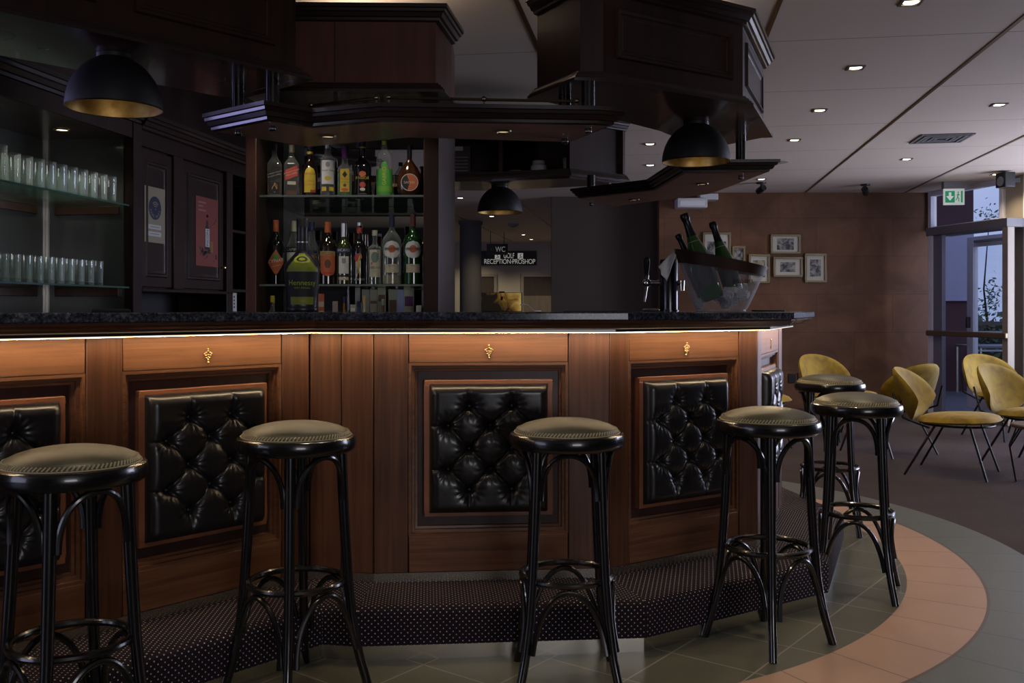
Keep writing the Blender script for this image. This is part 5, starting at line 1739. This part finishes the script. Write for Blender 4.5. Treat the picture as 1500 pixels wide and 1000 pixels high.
def disc_on(b, cx, cz, rad_, m, off, name, a0=0.0, a1=2 * PI):
    mb = MB()
    c = mb.v((cx, -b.rad(cz) * b.sy - off, cz))
    ring = [mb.v((cx + rad_ * math.cos(a0 + (a1 - a0) * q / 32), -b.rad(cz) * b.sy - off, cz + rad_ * math.sin(a0 + (a1 - a0) * q / 32))) for q in range(33)]
    for q in range(32):
        mb.face([c, ring[q], ring[q + 1]])
    return mb.build(name, m, b.r, smooth=0)
cz = H * .285
disc_on(b, 0, cz, 0.0375, CREAM, 0.0010, 'label_rim')
disc_on(b, 0, cz, 0.0345, ORANGE, 0.0014, 'paper_label')
disc_on(b, 0, cz, 0.0345, BLACK, 0.0018, 'dark_half', 0.62 * PI, 1.42 * PI)
disc_on(b, -0.006, cz + 0.019, 0.007, GREEN, 0.0021, 'printed_fruit')
text_flat('lettering', 'SAFARI', 0.0155, CREAM, b.r, T((-0.001, -b.rad(cz) * b.sy - 0.0026, cz - 0.001)))
# lower row
def lo(w, top):
    return w / 2 * U, (418 - top) * U
R, H = lo(25, 323)
b = Bottle('dark aperitif bottle with red diamond label, leftmost on the lower shelf', at_shelf(404, 0), bprof(R, H, H * .58, H * .82, 0.0115), BLACK_GLASS)
b.cap(H * .82, ORANGE, 0.0012).patch(H * .14, H * .54, 1.05, ORANGE, 'diamond').patch(H * .38, H * .47, 0.3, GREEN, 'ellipse', off=0.0011, name='printed_leaf').text('CYNAR', H * .365, 0.021, WHITE, slant=0.005).text('ricetta originale', H * .29, 0.0062, WHITE, slant=0.008)
R, H = lo(22, 323)
b = Bottle('clear bitter bottle with white label, half hidden behind the large cognac bottle', at_shelf(430.5, 0, 4.19), bprof(R, H, H * .56, H * .82, 0.012), CLEAR_BOTTLE)
b.liquid(H * .2, ink('bitter_red', (0.12, 0.008, 0.008))).cap(H * .83, CREAM).patch(H * .36, H * .575, 1.1, WHITE).band(H * .505, H * .585, BLACK, over=0.0011).text('CAMPARI', H * .545, 0.0165, WHITE, off=0.002)
R, H = lo(19, 325)
b = Bottle('clear aperitif bottle with dark blue cap just right of the large cognac bottle', at_shelf(457, 0, 4.19), bprof(R, H, H * .54, H * .80, 0.0115), CLEAR_BOTTLE)
b.liquid(H * .3, ink('aperitif_orange', (0.20, 0.05, 0.01))).cap(H * .86, NAVY).patch(H * .40, H * .49, 1.0, BROWN).text('APEROL', H * .445, 0.0135, CREAM).patch(H * .50, H * .55, 0.8, NAVY)
R, H = lo(26, 326)
b = Bottle('dark bitter bottle with red cap and orange shield label on the lower shelf', at_shelf(480, 0), bprof(R, H, H * .60, H * .82, 0.0125), BROWN_GLASS)
b.cap(H * .83, ORANGE).patch(H * .13, H * .47, 0.90, ORANGE, 'shield').patch(H * .455, H * .53, 0.95, ink('tan', (0.34, 0.24, 0.10))).text('PICON', H * .49, 0.0165, BROWN, off=0.0016).patch(H * .26, H * .40, 0.35, BROWN, 'ellipse', off=0.0012, name='printed_picture').patch(H * .17, H * .20, 0.5, RED, off=0.0012, name='printed_band')
R, H = lo(22, 328)
b = Bottle('olive pastis bottle with silver cap and blue and white label on the lower shelf', at_shelf(503.5, 0), bprof(R, H, H * .60, H * .78, 0.0115), OLIVE_GLASS)
b.cap(H * .78, SILVER).band(H * .51, H * .60, NAVY).text('RICARD', H * .557, 0.0155, WHITE, off=0.002).patch(H * .18, H * .46, 0.68, WHITE).patch(H * .34, H * .43, 0.25, GREYP, 'shield', off=0.0012, name='crest').band(H * .13, H * .155, BLACK).patch(H * .075, H * .125, 0.66, CREAM)
R, H = lo(21, 327)
b = Bottle('dark amaro bottle with a gold dancing figure on the lower shelf', at_shelf(526.5, 0), bprof(R, H, H * .58, H * .78, 0.0105), BLACK_GLASS)
b.cap(H * .95, SILVER).band(H * .83, H * .92, RED).text('AMARO', H * .085, 0.0125, CREAM)
mb = MB()
S = lambda x, z: b.surf(x / R, z, 0.0012)
mb.tube([S(0.002, H * .47), S(-0.002, H * .40), S(-0.006, H * .30), S(-0.004, H * .24), S(0.004, H * .11)], [0.003, 0.0045, 0.010, 0.005, 0.0016], 8)
mb.tube([S(0.0, H * .40), S(0.009, H * .43), S(0.006, H * .485), S(-0.002, H * .50)], 0.0022, 6)
mb.tube([S(-0.004, H * .24), S(-0.010, H * .16), S(-0.009, H * .12)], 0.0018, 6)
for v in mb.bm.verts:
    pass
mb.build('gold_figure', GOLD, b.r)
b.patch(H * .36, H * .50, 0.45, RED, 'ellipse', th0=-0.25, off=0.0004, name='printed_drape')
R, H = lo(20, 338)
b = Bottle('shorter clear rum bottle with pale label on the lower shelf', at_shelf(549, 0), bprof(R, H, H * .66, H * .76, 0.0095), CLEAR_BOTTLE)
b.cap(H * .90, CREAM, 0.003).patch(H * .14, H * .64, 0.85, CREAM).patch(H * .40, H * .60, 0.55, TEAL, 'ellipse', off=0.0012, name='printed_flower').text('ABELHA', H * .31, 0.0135, BLACK).text('organic', H * .25, 0.0075, GREYP).patch(H * .37, H * .41, 0.13, ORANGE, th0=-0.45, off=0.0013, name='printed_bee')
for q in range(5):
    b.patch(H * (.42 + .045 * q), H * (.44 + .045 * q), 0.06, BLACK, 'ellipse', th0=0.65 - 0.05 * q, off=0.0014, name='printed_bee')
R, H = lo(27, 315)
for cx_, glass, capc, lab in ((574, CLEAR_BOTTLE, NAVY, 'large clear vermouth bottle with blue neck and round white label'), (605, GREEN_GLASS, ink('maroon', (0.10, 0.02, 0.02)), 'large dark green vermouth bottle with round white label, rightmost on the lower shelf')):
    b = Bottle(lab, at_shelf(cx_, 0), bprof(R, H, H * .62, H * .82, 0.0105), glass)
    b.cap(H * .83, capc)
    if cx_ == 574:
        b.liquid(H * .14, ink('pale_vermouth', (0.22, 0.20, 0.12)))
    b.patch(H * .37, H * .62, 0.98, WHITE, 'ellipse').patch(H * .485, H * .525, 0.92, GREYP, off=0.0011, name='grey_bar').patch(H * .45, H * .56, 0.40, ORANGE, 'ellipse', off=0.0014, name='red_disc').text('MARTINI', H * .505, 0.0135, BLACK, off=0.0022)
    b.patch(H * .17, H * .29, 0.82, CREAM).text('BIANCO' if cx_ == 574 else 'ROSSO', H * .265, 0.0075, BROWN)

# big cognac bottle on the counter
c = px(442.5, 455, 3.75)
b = Bottle('large dark cognac bottle with lime green label standing on the bar counter', (c.x, 3.75, 1.1605),
           [(0, 0), (0.060, 0), (0.063, 0.005), (0.063, 0.016), (0.0600, 0.020), (0.0612, 0.028), (0.0650, 0.10), (0.0690, 0.165), (0.0680, 0.176), (0.0625, 0.190), (0.044, 0.212), (0.0265, 0.231), (0.0225, 0.245), (0.0208, 0.30), (0.0208, 0.366), (0, 0.3665)],
           plain('satin_black_bottle', (0.010, 0.010, 0.016), 0.36, coat=0.05), sy=0.80, group=None, name='cognac_bottle')
LIME_G = plain('lime_dot_print', (0.20, 0.25, 0.012), 0.5)
g = G(LIME_G)
uvw = g.obj((1, 1, 1))
sp = g.node('ShaderNodeSeparateXYZ'); g.put(sp.inputs[0], uvw)
def fr_(s, o):
    return g.math('SUBTRACT', g.math('FRACT', g.math('ADD', g.math('DIVIDE', s, 0.0042), o)), 0.5)
def dd(o):
    a_, b_ = fr_(sp.outputs[0], o), fr_(sp.outputs[2], o)
    return g.math('SQRT', g.math('ADD', g.math('MULTIPLY', a_, a_), g.math('MULTIPLY', b_, b_)))
g.base(g.mix(g.math('LESS_THAN', g.math('MINIMUM', dd(0.0), dd(0.5)), 0.27), (0.06, 0.075, 0.008), (0.33, 0.40, 0.02)))
b.patch(0.156, 0.228, 1.05, LIME_G, 'trap', name='lime_shoulder').patch(0.058, 0.156, 1.05, BLACK, name='black_panel').patch(0.028, 0.058, 0.75, LIME_G, name='lime_band')
disc = b.patch(0.188, 0.222, 0.62, LIME, 'ellipse', off=0.0013, name='oval_crest').patch(0.194, 0.216, 0.42, BLACK, 'ellipse', off=0.0018, name='oval_ring').patch(0.199, 0.211, 0.24, LIME, 'ellipse', off=0.0023, name='crest_mark')
b.text('Hennessy', 0.112, 0.0285, LIME, off=0.0018).text('VERY SPECIAL', 0.0925, 0.0088, LIME, off=0.0018, spacing=1.15).text('1765', 0.041, 0.0125, YELLOW, off=0.0022)
b.band(0.271, 0.2745, SILVER, 'silver_ring').cap(0.33, BLACK, 0.0008)

# things on the back counter below the shelves
BC = 1.0485
def mini(cx, w, top, glass, capm, label, lm, Y=4.13):
    H = 1.17 + (453 - top) * Y / 1400 - BC; R = w / 2 * Y / 1400
    x = (cx - 750) / 1400 * Y
    b = Bottle(label, (x, Y, BC), bprof(R, H, H * .5, H * .72, max(0.006, R * .38)), glass, group='small bottles on the back counter', name='small_bottle')
    b.cap(H * .84, capm).patch(H * .15, H * .48, 0.9, lm)
mini(399, 15, 433, CLEAR_BOTTLE, YELLOW, 'squat bottle with yellow cap and purple neck low at the left post', PURPLE)
mini(504, 9, 434, ink('mini_amber', (0.20, 0.09, 0.01)), NAVY, 'tiny amber miniature with blue cap on the back counter', BLUE)
mini(526, 8, 441, BLUE, NAVY, 'tiny blue miniature with navy cap on the back counter', LILAC)
mini(534, 8, 433, CREAM, GOLD, 'tiny cream miniature with gold cap on the back counter', GOLD)
mini(561, 12, 438, BROWN, GREYP, 'small dark brown bottle before the row of boxes', BROWN)
def carton(cx, w, top, m, label, stripe=None, Y=4.25, dep=0.05, name='carton'):
    x = (cx - 750) / 1400 * Y; W_ = w * Y / 1400; H = 1.17 + (453 - top) * Y / 1400 - BC
    r = thing(name, label, 'box', (x, Y, BC), face_cam(x, Y), 'cartons on the back counter')
    MB().box(-W_ / 2, W_ / 2, -dep / 2, dep / 2, 0, H).build('box_body', m, r, bevel=0.0015)
    if stripe:
        for (za, zb, sm) in stripe:
            MB().box(-W_ / 2 * .8, W_ / 2 * .8, -dep / 2 - 0.0008, -dep / 2, H * za, H * zb).build('print_field', sm, r, smooth=0)
    return r
carton(470.5, 9, 430, ORANGE, 'narrow orange and white carton right of the large cognac bottle', [(0.70, 0.82, CREAM), (0.45, 0.6, WHITE)], 4.16, 0.02)
carton(491, 8, 441, ink('dusty_pink', (0.28, 0.20, 0.19)), 'small pinkish carton on the back counter', [(0.3, 0.6, CREAM)], 4.13, 0.02)
carton(517, 8, 446, ink('pale_pink', (0.36, 0.28, 0.25)), 'tiny pale pink cup on the back counter', [(0.8, 0.9, WHITE)], 4.13, 0.02, name='paper_cup')
GREYW = ink('greyish_white', (0.34, 0.34, 0.33)); OATM = ink('oatmeal', (0.27, 0.255, 0.20))
carton(524, 7.5, 421, GREYW, 'slim greyish white carton, leftmost of the row below the shelf', [(0.1, 0.2, GREYP)])
carton(535.5, 11, 424, OATM, 'oatmeal coloured carton, second from left in the row below the shelf', [(0.75, 0.82, GREYP)])
carton(547, 11, 424, OATM, 'oatmeal coloured carton with a small brown mark, third in the row below the shelf', [(0.70, 0.76, BROWN)])
carton(559, 12, 421, ink('pale_straw', (0.34, 0.32, 0.23)), 'straw coloured carton with dark squares in the row below the shelf', [(0.72, 0.85, BROWN), (0.38, 0.5, BROWN)])
carton(575.5, 13, 424, ink('sage', (0.27, 0.27, 0.20)), 'sage carton with a dark brown picture in the row below the shelf', [(0.42, 0.78, BROWN)])
carton(587, 9, 424, LILAC, 'plain pale lilac carton in the row below the shelf')
carton(599, 15, 421, ink('ivory', (0.38, 0.36, 0.28)), 'ivory carton with black lower half in the row below the shelf', [(0.0, 0.48, BLACK), (0.62, 0.82, PURPLE)])
carton(613.5, 8, 447, WHITE, 'small white tub at the right post below the shelf', [(0.6, 0.75, GREYP)], 4.13, 0.025, name='white_tub')

# ================================================================== ice bucket
BK = (0.885, 4.05, 1.1605); BKR = face_cam(0.885, 4.05)
BM = T(BK) @ Matrix.Rotation(BKR, 4, 'Z')
def ztop(x):
    return 0.2215 - 0.21 * x
def bucket_pt(a, t, grow=0.0, z=None):
    rx = 0.104 + 0.083 * t ** 0.85 + grow; ry = 0.095 + 0.070 * t ** 0.85 + grow
    x = rx * math.cos(a); y = ry * math.sin(a)
    return x, y
r = thing('ice_bucket', 'clear slanted champagne bucket with dark wooden rim standing on the bar counter', 'ice bucket', BK, BKR)
def wall(grow):
    def f(u, v):
        a = 2 * PI * u
        x, y = bucket_pt(a, v, grow)
        return Vector((x, y, 0.004 + (ztop(x) - 0.004) * v))
    return f
mb = MB(); mb.grid(wall(0.0), 64, 14)
mb.build('bucket_wall', ACRYLIC, r, smooth=80)
mb = MB(); mb.lathe([(0, 0), (0.103, 0), (0.105, 0.004), (0.104, 0.010), (0, 0.010)], 48, sy=0.915); mb.build('base', ACRYLIC, r)
def rimf(inner):
    def f(u, v):
        a = 2 * PI * u
        t = 0.80 + 0.22 * v
        x, y = bucket_pt(a, t, -0.005 if inner else 0.006)
        return Vector((x, y, (ztop(x) - 0.004) * t + 0.004))
    return f
mb = MB()
fo, fi = rimf(False), rimf(True)
n = 64
R_ = []
for q in range(n):
    u = q / n
    R_.append([mb.v(fo(u, 0)), mb.v(fo(u, 1)), mb.v(fi(u, 1)), mb.v(fi(u, 0))])
for q in range(n):
    A, B = R_[q], R_[(q + 1) % n]
    for s in range(4):
        mb.face([A[s], A[(s + 1) % 4], B[(s + 1) % 4], B[s]])
mb.build('wooden_rim', wood('bucket_rim_wood', (0.018, 0.009, 0.006), (0.045, 0.02, 0.013), (3, 3, 30), 0.4, 0.1), r, smooth=40)
text_flat('lettering', 'Jacquart', 0.030, BLACK, r, T((0.088, -0.131, 0.127)) @ Matrix.Rotation(math.radians(32), 4, 'Z') @ Matrix.Rotation(math.radians(-14), 4, 'X') @ Matrix.Shear('XY', 4, (0, 0)))
# ice
mb = MB()
for k in range(420):
    a = rnd.uniform(0, 2 * PI); t = rnd.uniform(0.03, 0.60); q = math.sqrt(rnd.random()) * 0.86
    x, y = bucket_pt(a, t)
    c_ = Vector((x * q, y * q, 0.020 + 0.20 * t))
    hit = False
    for (pa, pb, rb) in (((-0.030, -0.04, 0.050), (-0.153, -0.03, 0.414), 0.046), ((0.066, 0.025, 0.052), (-0.036, 0.075, 0.385), 0.040), ((-0.060, 0.045, 0.060), (-0.183, 0.075, 0.335), 0.034)):
        pa, pb = Vector(pa), Vector(pb)
        e_ = pb - pa
        tt = max(-0.1, min(1, (c_ - pa).dot(e_) / e_.length_squared))
        if (c_ - pa - e_ * tt).length < rb + 0.016:
            hit = True
    if hit or c_.z > 0.055 + 0.35 * (c_.x + 0.05):
        continue
    M = T(c_) @ Matrix.Rotation(rnd.uniform(0, 3), 4, 'X') @ Matrix.Rotation(rnd.uniform(0, 3), 4, 'Z')
    s = rnd.uniform(0.010, 0.017)
    mb.box(-s, s, -s, s, -s, s, M)
for v in mb.bm.verts:
    v.co = BM @ v.co
o = mb.build('ice_cubes', ICE, smooth=0)
tag(o, 'heap of half melted ice cubes inside the clear champagne bucket', 'ice', kind='stuff')
def champagne(label, top, base, R, y0, y1):
    a = Vector((base[0], y1, base[1])); b_ = Vector((top[0], y0, top[1]))
    d = b_ - a; H = d.length
    q = d.normalized().to_track_quat('Z', 'Y')
    r = bpy.data.objects.new('champagne_bottle', None)
    r.matrix_basis = BM @ T(a) @ q.to_matrix().to_4x4()
    COL.objects.link(r)
    tag(r, label, 'bottle', 'champagne bottles in the ice bucket')
    pr = [(0, 0), (R - .006, 0), (R, 0.006), (R, H * .45), (R * .97, H * .50), (R * .82, H * .58), (R * .56, H * .68), (R * .40, H * .76), (R * .34, H * .84), (R * .33, H * .93), (0, H * .93)]
    MB().lathe(pr, 36).build('glass_body', plain('champagne_green_glass', (0.014, 0.070, 0.012), 0.08, coat=0.6), r, smooth=50)
    pr = [(R * .46, H * .735), (R * .41, H * .77), (R * .36, H * .84), (R * .345, H * .92), (R * .42, H * .935), (R * .43, H * .985), (R * .36, H), (0, H)]
    MB().lathe(pr, 28).build('foil', plain('black_foil', (0.008, 0.008, 0.010), 0.32, 0.3), r, smooth=50)
    MB().lathe([(R + .0007, H * .16), (R + .0007, H * .40)], 36).build('paper_label', ink('dark_label', (0.02, 0.02, 0.022)), r, smooth=50)
    MB().lathe([(R * .62, H * .655), (R * .575, H * .675)], 30).build('collar_label', CREAM, r)
champagne('tallest champagne bottle leaning left in the ice bucket', (-0.153, 0.414), (-0.030, 0.050), 0.046, -0.03, -0.04)
champagne('champagne bottle leaning in the middle of the ice bucket, behind the tallest', (-0.036, 0.385), (0.066, 0.052), 0.040, 0.075, 0.025)
champagne('shortest champagne bottle at the left rim of the ice bucket, dark foil only', (-0.183, 0.335), (-0.060, 0.060), 0.034, 0.075, 0.045)
# napkin over the low left rim
mb = MB()
TL, BL, TR, BR = Vector((-0.262, -0.02, 0.190)), Vector((-0.226, -0.055, 0.128)), Vector((-0.188, 0.02, 0.272)), Vector((-0.190, -0.055, 0.235))
def nap(u, v):
    p = TL.lerp(TR, u).lerp(BL.lerp(BR, u), v)
    return p + Vector((0.004 * math.sin(v * 9), -0.006 * math.sin(u * 5 + v * 4), 0))
mb.grid(nap, 12, 12)
o = mb.build('napkin', plain('white_linen', (0.66, 0.65, 0.63), 0.9), smooth=80, solid=0.003)
o.matrix_basis = BM
tag(o, 'white cloth napkin hanging over the left rim of the ice bucket', 'napkin')

# ================================================================== beer tap and small counter things
TX, TY = 0.70, 4.27
tr = face_cam(TX, TY)
r = thing('beer_tap', 'dark steel beer tap column with black handle beside the ice bucket', 'beer tap', (TX, TY, 1.1605), tr)
MB().lathe([(0, 0), (0.046, 0), (0.046, 0.006), (0.041, 0.008), (0.041, 0.225), (0.038, 0.232), (0, 0.234)], 36).build('column', DARK_STEEL, r, smooth=40)
def tap(sx, handle):
    z = 0.128
    mb = MB()
    mb.tube([(sx * 0.040, 0, z), (sx * 0.052, 0, z), (sx * 0.054, 0, z), (sx * 0.066, 0, z), (sx * 0.068, 0, z), (sx * 0.085, 0, z)], [0.013, 0.013, 0.0105, 0.0105, 0.012, 0.012], 16)
    mb.ball((sx * 0.098, -0.004, z), 0.021, 12)
    mb.build('tap_body', CHROME, r)
    MB().tube([(sx * 0.098, -0.01, z - 0.012), (sx * 0.100, -0.02, z - 0.03), (sx * 0.108, -0.03, z - 0.085)], [0.008, 0.0065, 0.006], 12).build('spout', CHROME, r)
    if handle:
        MB().tube([(sx * 0.098, -0.008, z + 0.015), (sx * 0.098, -0.010, z + 0.035)], [0.010, 0.012], 12).build('handle_collar', CHROME, r)
        MB().tube([(sx * 0.098, -0.010, z + 0.035), (sx * 0.097, -0.011, z + 0.055), (sx * 0.096, -0.013, z + 0.09), (sx * 0.096, -0.014, z + 0.108), (sx * 0.096, -0.014, z + 0.115)], [0.0085, 0.011, 0.0145, 0.012, 0.005], 14).build('handle', plain('black_bakelite', (0.006, 0.006, 0.007), 0.45, spec=0.2), r)
tap(-1, True)
z = 0.128
mb = MB(); mb.tube([(0.040, 0, z), (0.062, 0, z)], 0.012, 14); mb.build('tap_body', CHROME, r)
MB().tube([(0.058, 0, z + 0.010), (0.058, 0, z - 0.035)], [0.013, 0.011], 14).build('spout', CHROME, r)
p = px(954, 455, 4.10)
r = thing('drip_tray', 'small chrome drip tray on the counter below the black tap handle', 'tray', (p.x, 4.10, 1.1605), tr)
MB().box(-0.036, 0.036, -0.05, 0.05, 0, 0.012).build('pan', CHROME, r, bevel=0.004)
MB().box(-0.030, 0.030, -0.044, 0.044, 0.012, 0.0135).build('grid', STEEL, r, smooth=0)
p = px(1125, 456, 4.22)
r = thing('menu_folder', 'flat black folder lying on the counter right of the ice bucket', 'folder', (p.x, 4.22, 1.1605), -0.2)
MB().box(-0.068, 0.068, -0.05, 0.05, 0, 0.007).build('cover', BLACK_MATTE, r, bevel=0.002)
MB().box(0.069, 0.072, -0.048, 0.048, 0.001, 0.006).build('pages', CREAM, r, smooth=0)
p = px(163, 456, 3.25)
r = thing('bar_mat', 'flat black mat lying on the counter before the glass cabinet', 'mat', (p.x, 3.25, 1.1605), face_cam(p.x, 3.25))
MB().box(-0.062, 0.062, -0.04, 0.04, 0, 0.010).build('pad', CORRUG, r, bevel=0.003)
MB().box(-0.055, 0.055, -0.033, 0.033, 0.010, 0.012).build('ribs', BLACK_MATTE, r, smooth=0)
# tablet with a golden picture
sm = plain('tablet_picture', (0.02, 0.02, 0.02), 0.2)
g = G(sm)
v = g.obj()
f = g.noise(v, 22, 5, 0.8)
sx_ = g.node('ShaderNodeSeparateXYZ'); g.put(sx_.inputs[0], v)
f2 = g.math('ADD', g.math('MULTIPLY', f, 0.8), g.math('MULTIPLY_ADD', sx_.outputs[0], 3.2, g.math('MULTIPLY', sx_.outputs[2], 2.6)))
colr = g.ramp(f2, [(0.42, (0.012, 0.009, 0.006)), (0.55, (0.16, 0.085, 0.018)), (0.72, (0.42, 0.28, 0.07)), (0.9, (0.55, 0.42, 0.14))])
g.base(colr)
g.put(g.b.inputs['Emission Color'], colr); g.b.inputs['Emission Strength'].default_value = 0.35
p = px(735, 457, 3.86)
r = thing('tablet_screen', 'small tablet showing a golden picture, leaning on the bar counter', 'tablet', (p.x, 3.86, 1.1605), face_cam(p.x, 3.86))
M = Matrix.Rotation(math.radians(-16), 4, 'X')
MB().box(-0.083, 0.083, 0, 0.010, 0.0, 0.082, M).build('case', BLACK_MET, r, bevel=0.002)
mb = MB(); mb.box(-0.079, 0.079, -0.001, 0, 0.003, 0.079, M); mb.build('screen', sm, r, smooth=0)
MB().tube([(0, 0.006, 0.06), (0, 0.06, 0.001)], 0.005, 8).build('stand', BLACK_MET, r)
MB().box(-0.012, 0.012, -0.002, 0.008, 0.081, 0.086, M).build('clip', BLACK_MET, r, bevel=0.001)
o = MB().tube([(p.x + 0.074, 3.862, 1.188), (p.x + 0.088, 3.87, 1.190), (p.x + 0.105, 3.88, 1.187), (p.x + 0.122, 3.89, 1.172), (p.x + 0.132, 3.895, 1.1635), (p.x + 0.16, 3.96, 1.1635)], 0.0026, 8).build('charging_cable', WHITE_PL)
tag(o, 'thin white charging cable curling from the tablet to the counter', 'cable')

# things in the far open cabinet
def far_item(name, label, cat, cx, Y, z=2.0505):
    x = (cx - 750) / 1400 * Y
    return thing(name, label, cat, (x, Y, z))
r = far_item('white_jar', 'white lidded jar in the far open cabinet', 'jar', 789, 6.28)
MB().lathe([(0, 0), (0.048, 0), (0.052, 0.006), (0.052, 0.060), (0.040, 0.072), (0.036, 0.074), (0, 0.074)], 28).build('jar_body', WHITE_PL, r, smooth=40)
MB().lathe([(0.040, 0.073), (0.041, 0.092), (0.036, 0.095), (0, 0.095)], 28).build('lid', WHITE_PL, r, smooth=40)
r = far_item('paper_box', 'small white box right of the jar in the far open cabinet', 'box', 838, 6.18)
MB().box(-0.055, 0.055, -0.05, 0.05, 0, 0.082).build('box_body', WHITE_PAPER, r, bevel=0.002)
MB().box(-0.059, 0.059, -0.054, 0.054, 0.080, 0.090).build('lid', WHITE_PAPER, r, bevel=0.002)
r = far_item('orange_dish', 'flat orange dish left of the white jar in the far open cabinet', 'dish', 771, 6.26)
MB().lathe([(0, 0), (0.03, 0), (0.042, 0.012), (0.039, 0.013), (0.028, 0.004), (0, 0.004)], 24).build('dish', ORANGE, r)
r = far_item('dark_bowl', 'small dark bowl at the divider of the far open cabinet', 'bowl', 755, 6.28)
MB().lathe([(0, 0), (0.022, 0), (0.042, 0.030), (0.039, 0.030), (0.02, 0.004), (0, 0.004)], 24).build('bowl', GREYP, r)
r = far_item('box_file', 'black box file with white label in the left half of the far cabinet', 'box file', 674, 6.36)
MB().box(-0.075, 0.075, -0.06, 0.06, 0, 0.20).build('cover', BLACK_MET, r, bevel=0.003)
MB().box(-0.062, 0.022, -0.0615, -0.06, 0.165, 0.192).build('paper_label', WHITE_PAPER, r, smooth=0)
for q in range(5):
    MB().box(-0.05, 0.055, -0.0612, -0.06, 0.03 + q * 0.022, 0.037 + q * 0.022).build('rib', GREYP, r, smooth=0)
# glass left on the far hanging shelf
o = MB().lathe([(0, 1.8805), (0.026, 1.8805), (0.036, 1.905), (0.034, 1.935), (0.028, 1.948), (0.026, 1.948), (0.032, 1.93), (0.033, 1.906), (0.024, 1.886), (0, 1.886)], 24, cx=0.625, cy=5.88).build('glass_votive', TUMBLER, smooth=50)
tag(o, 'round glass candle holder left on the far hanging shelf', 'candle holder')
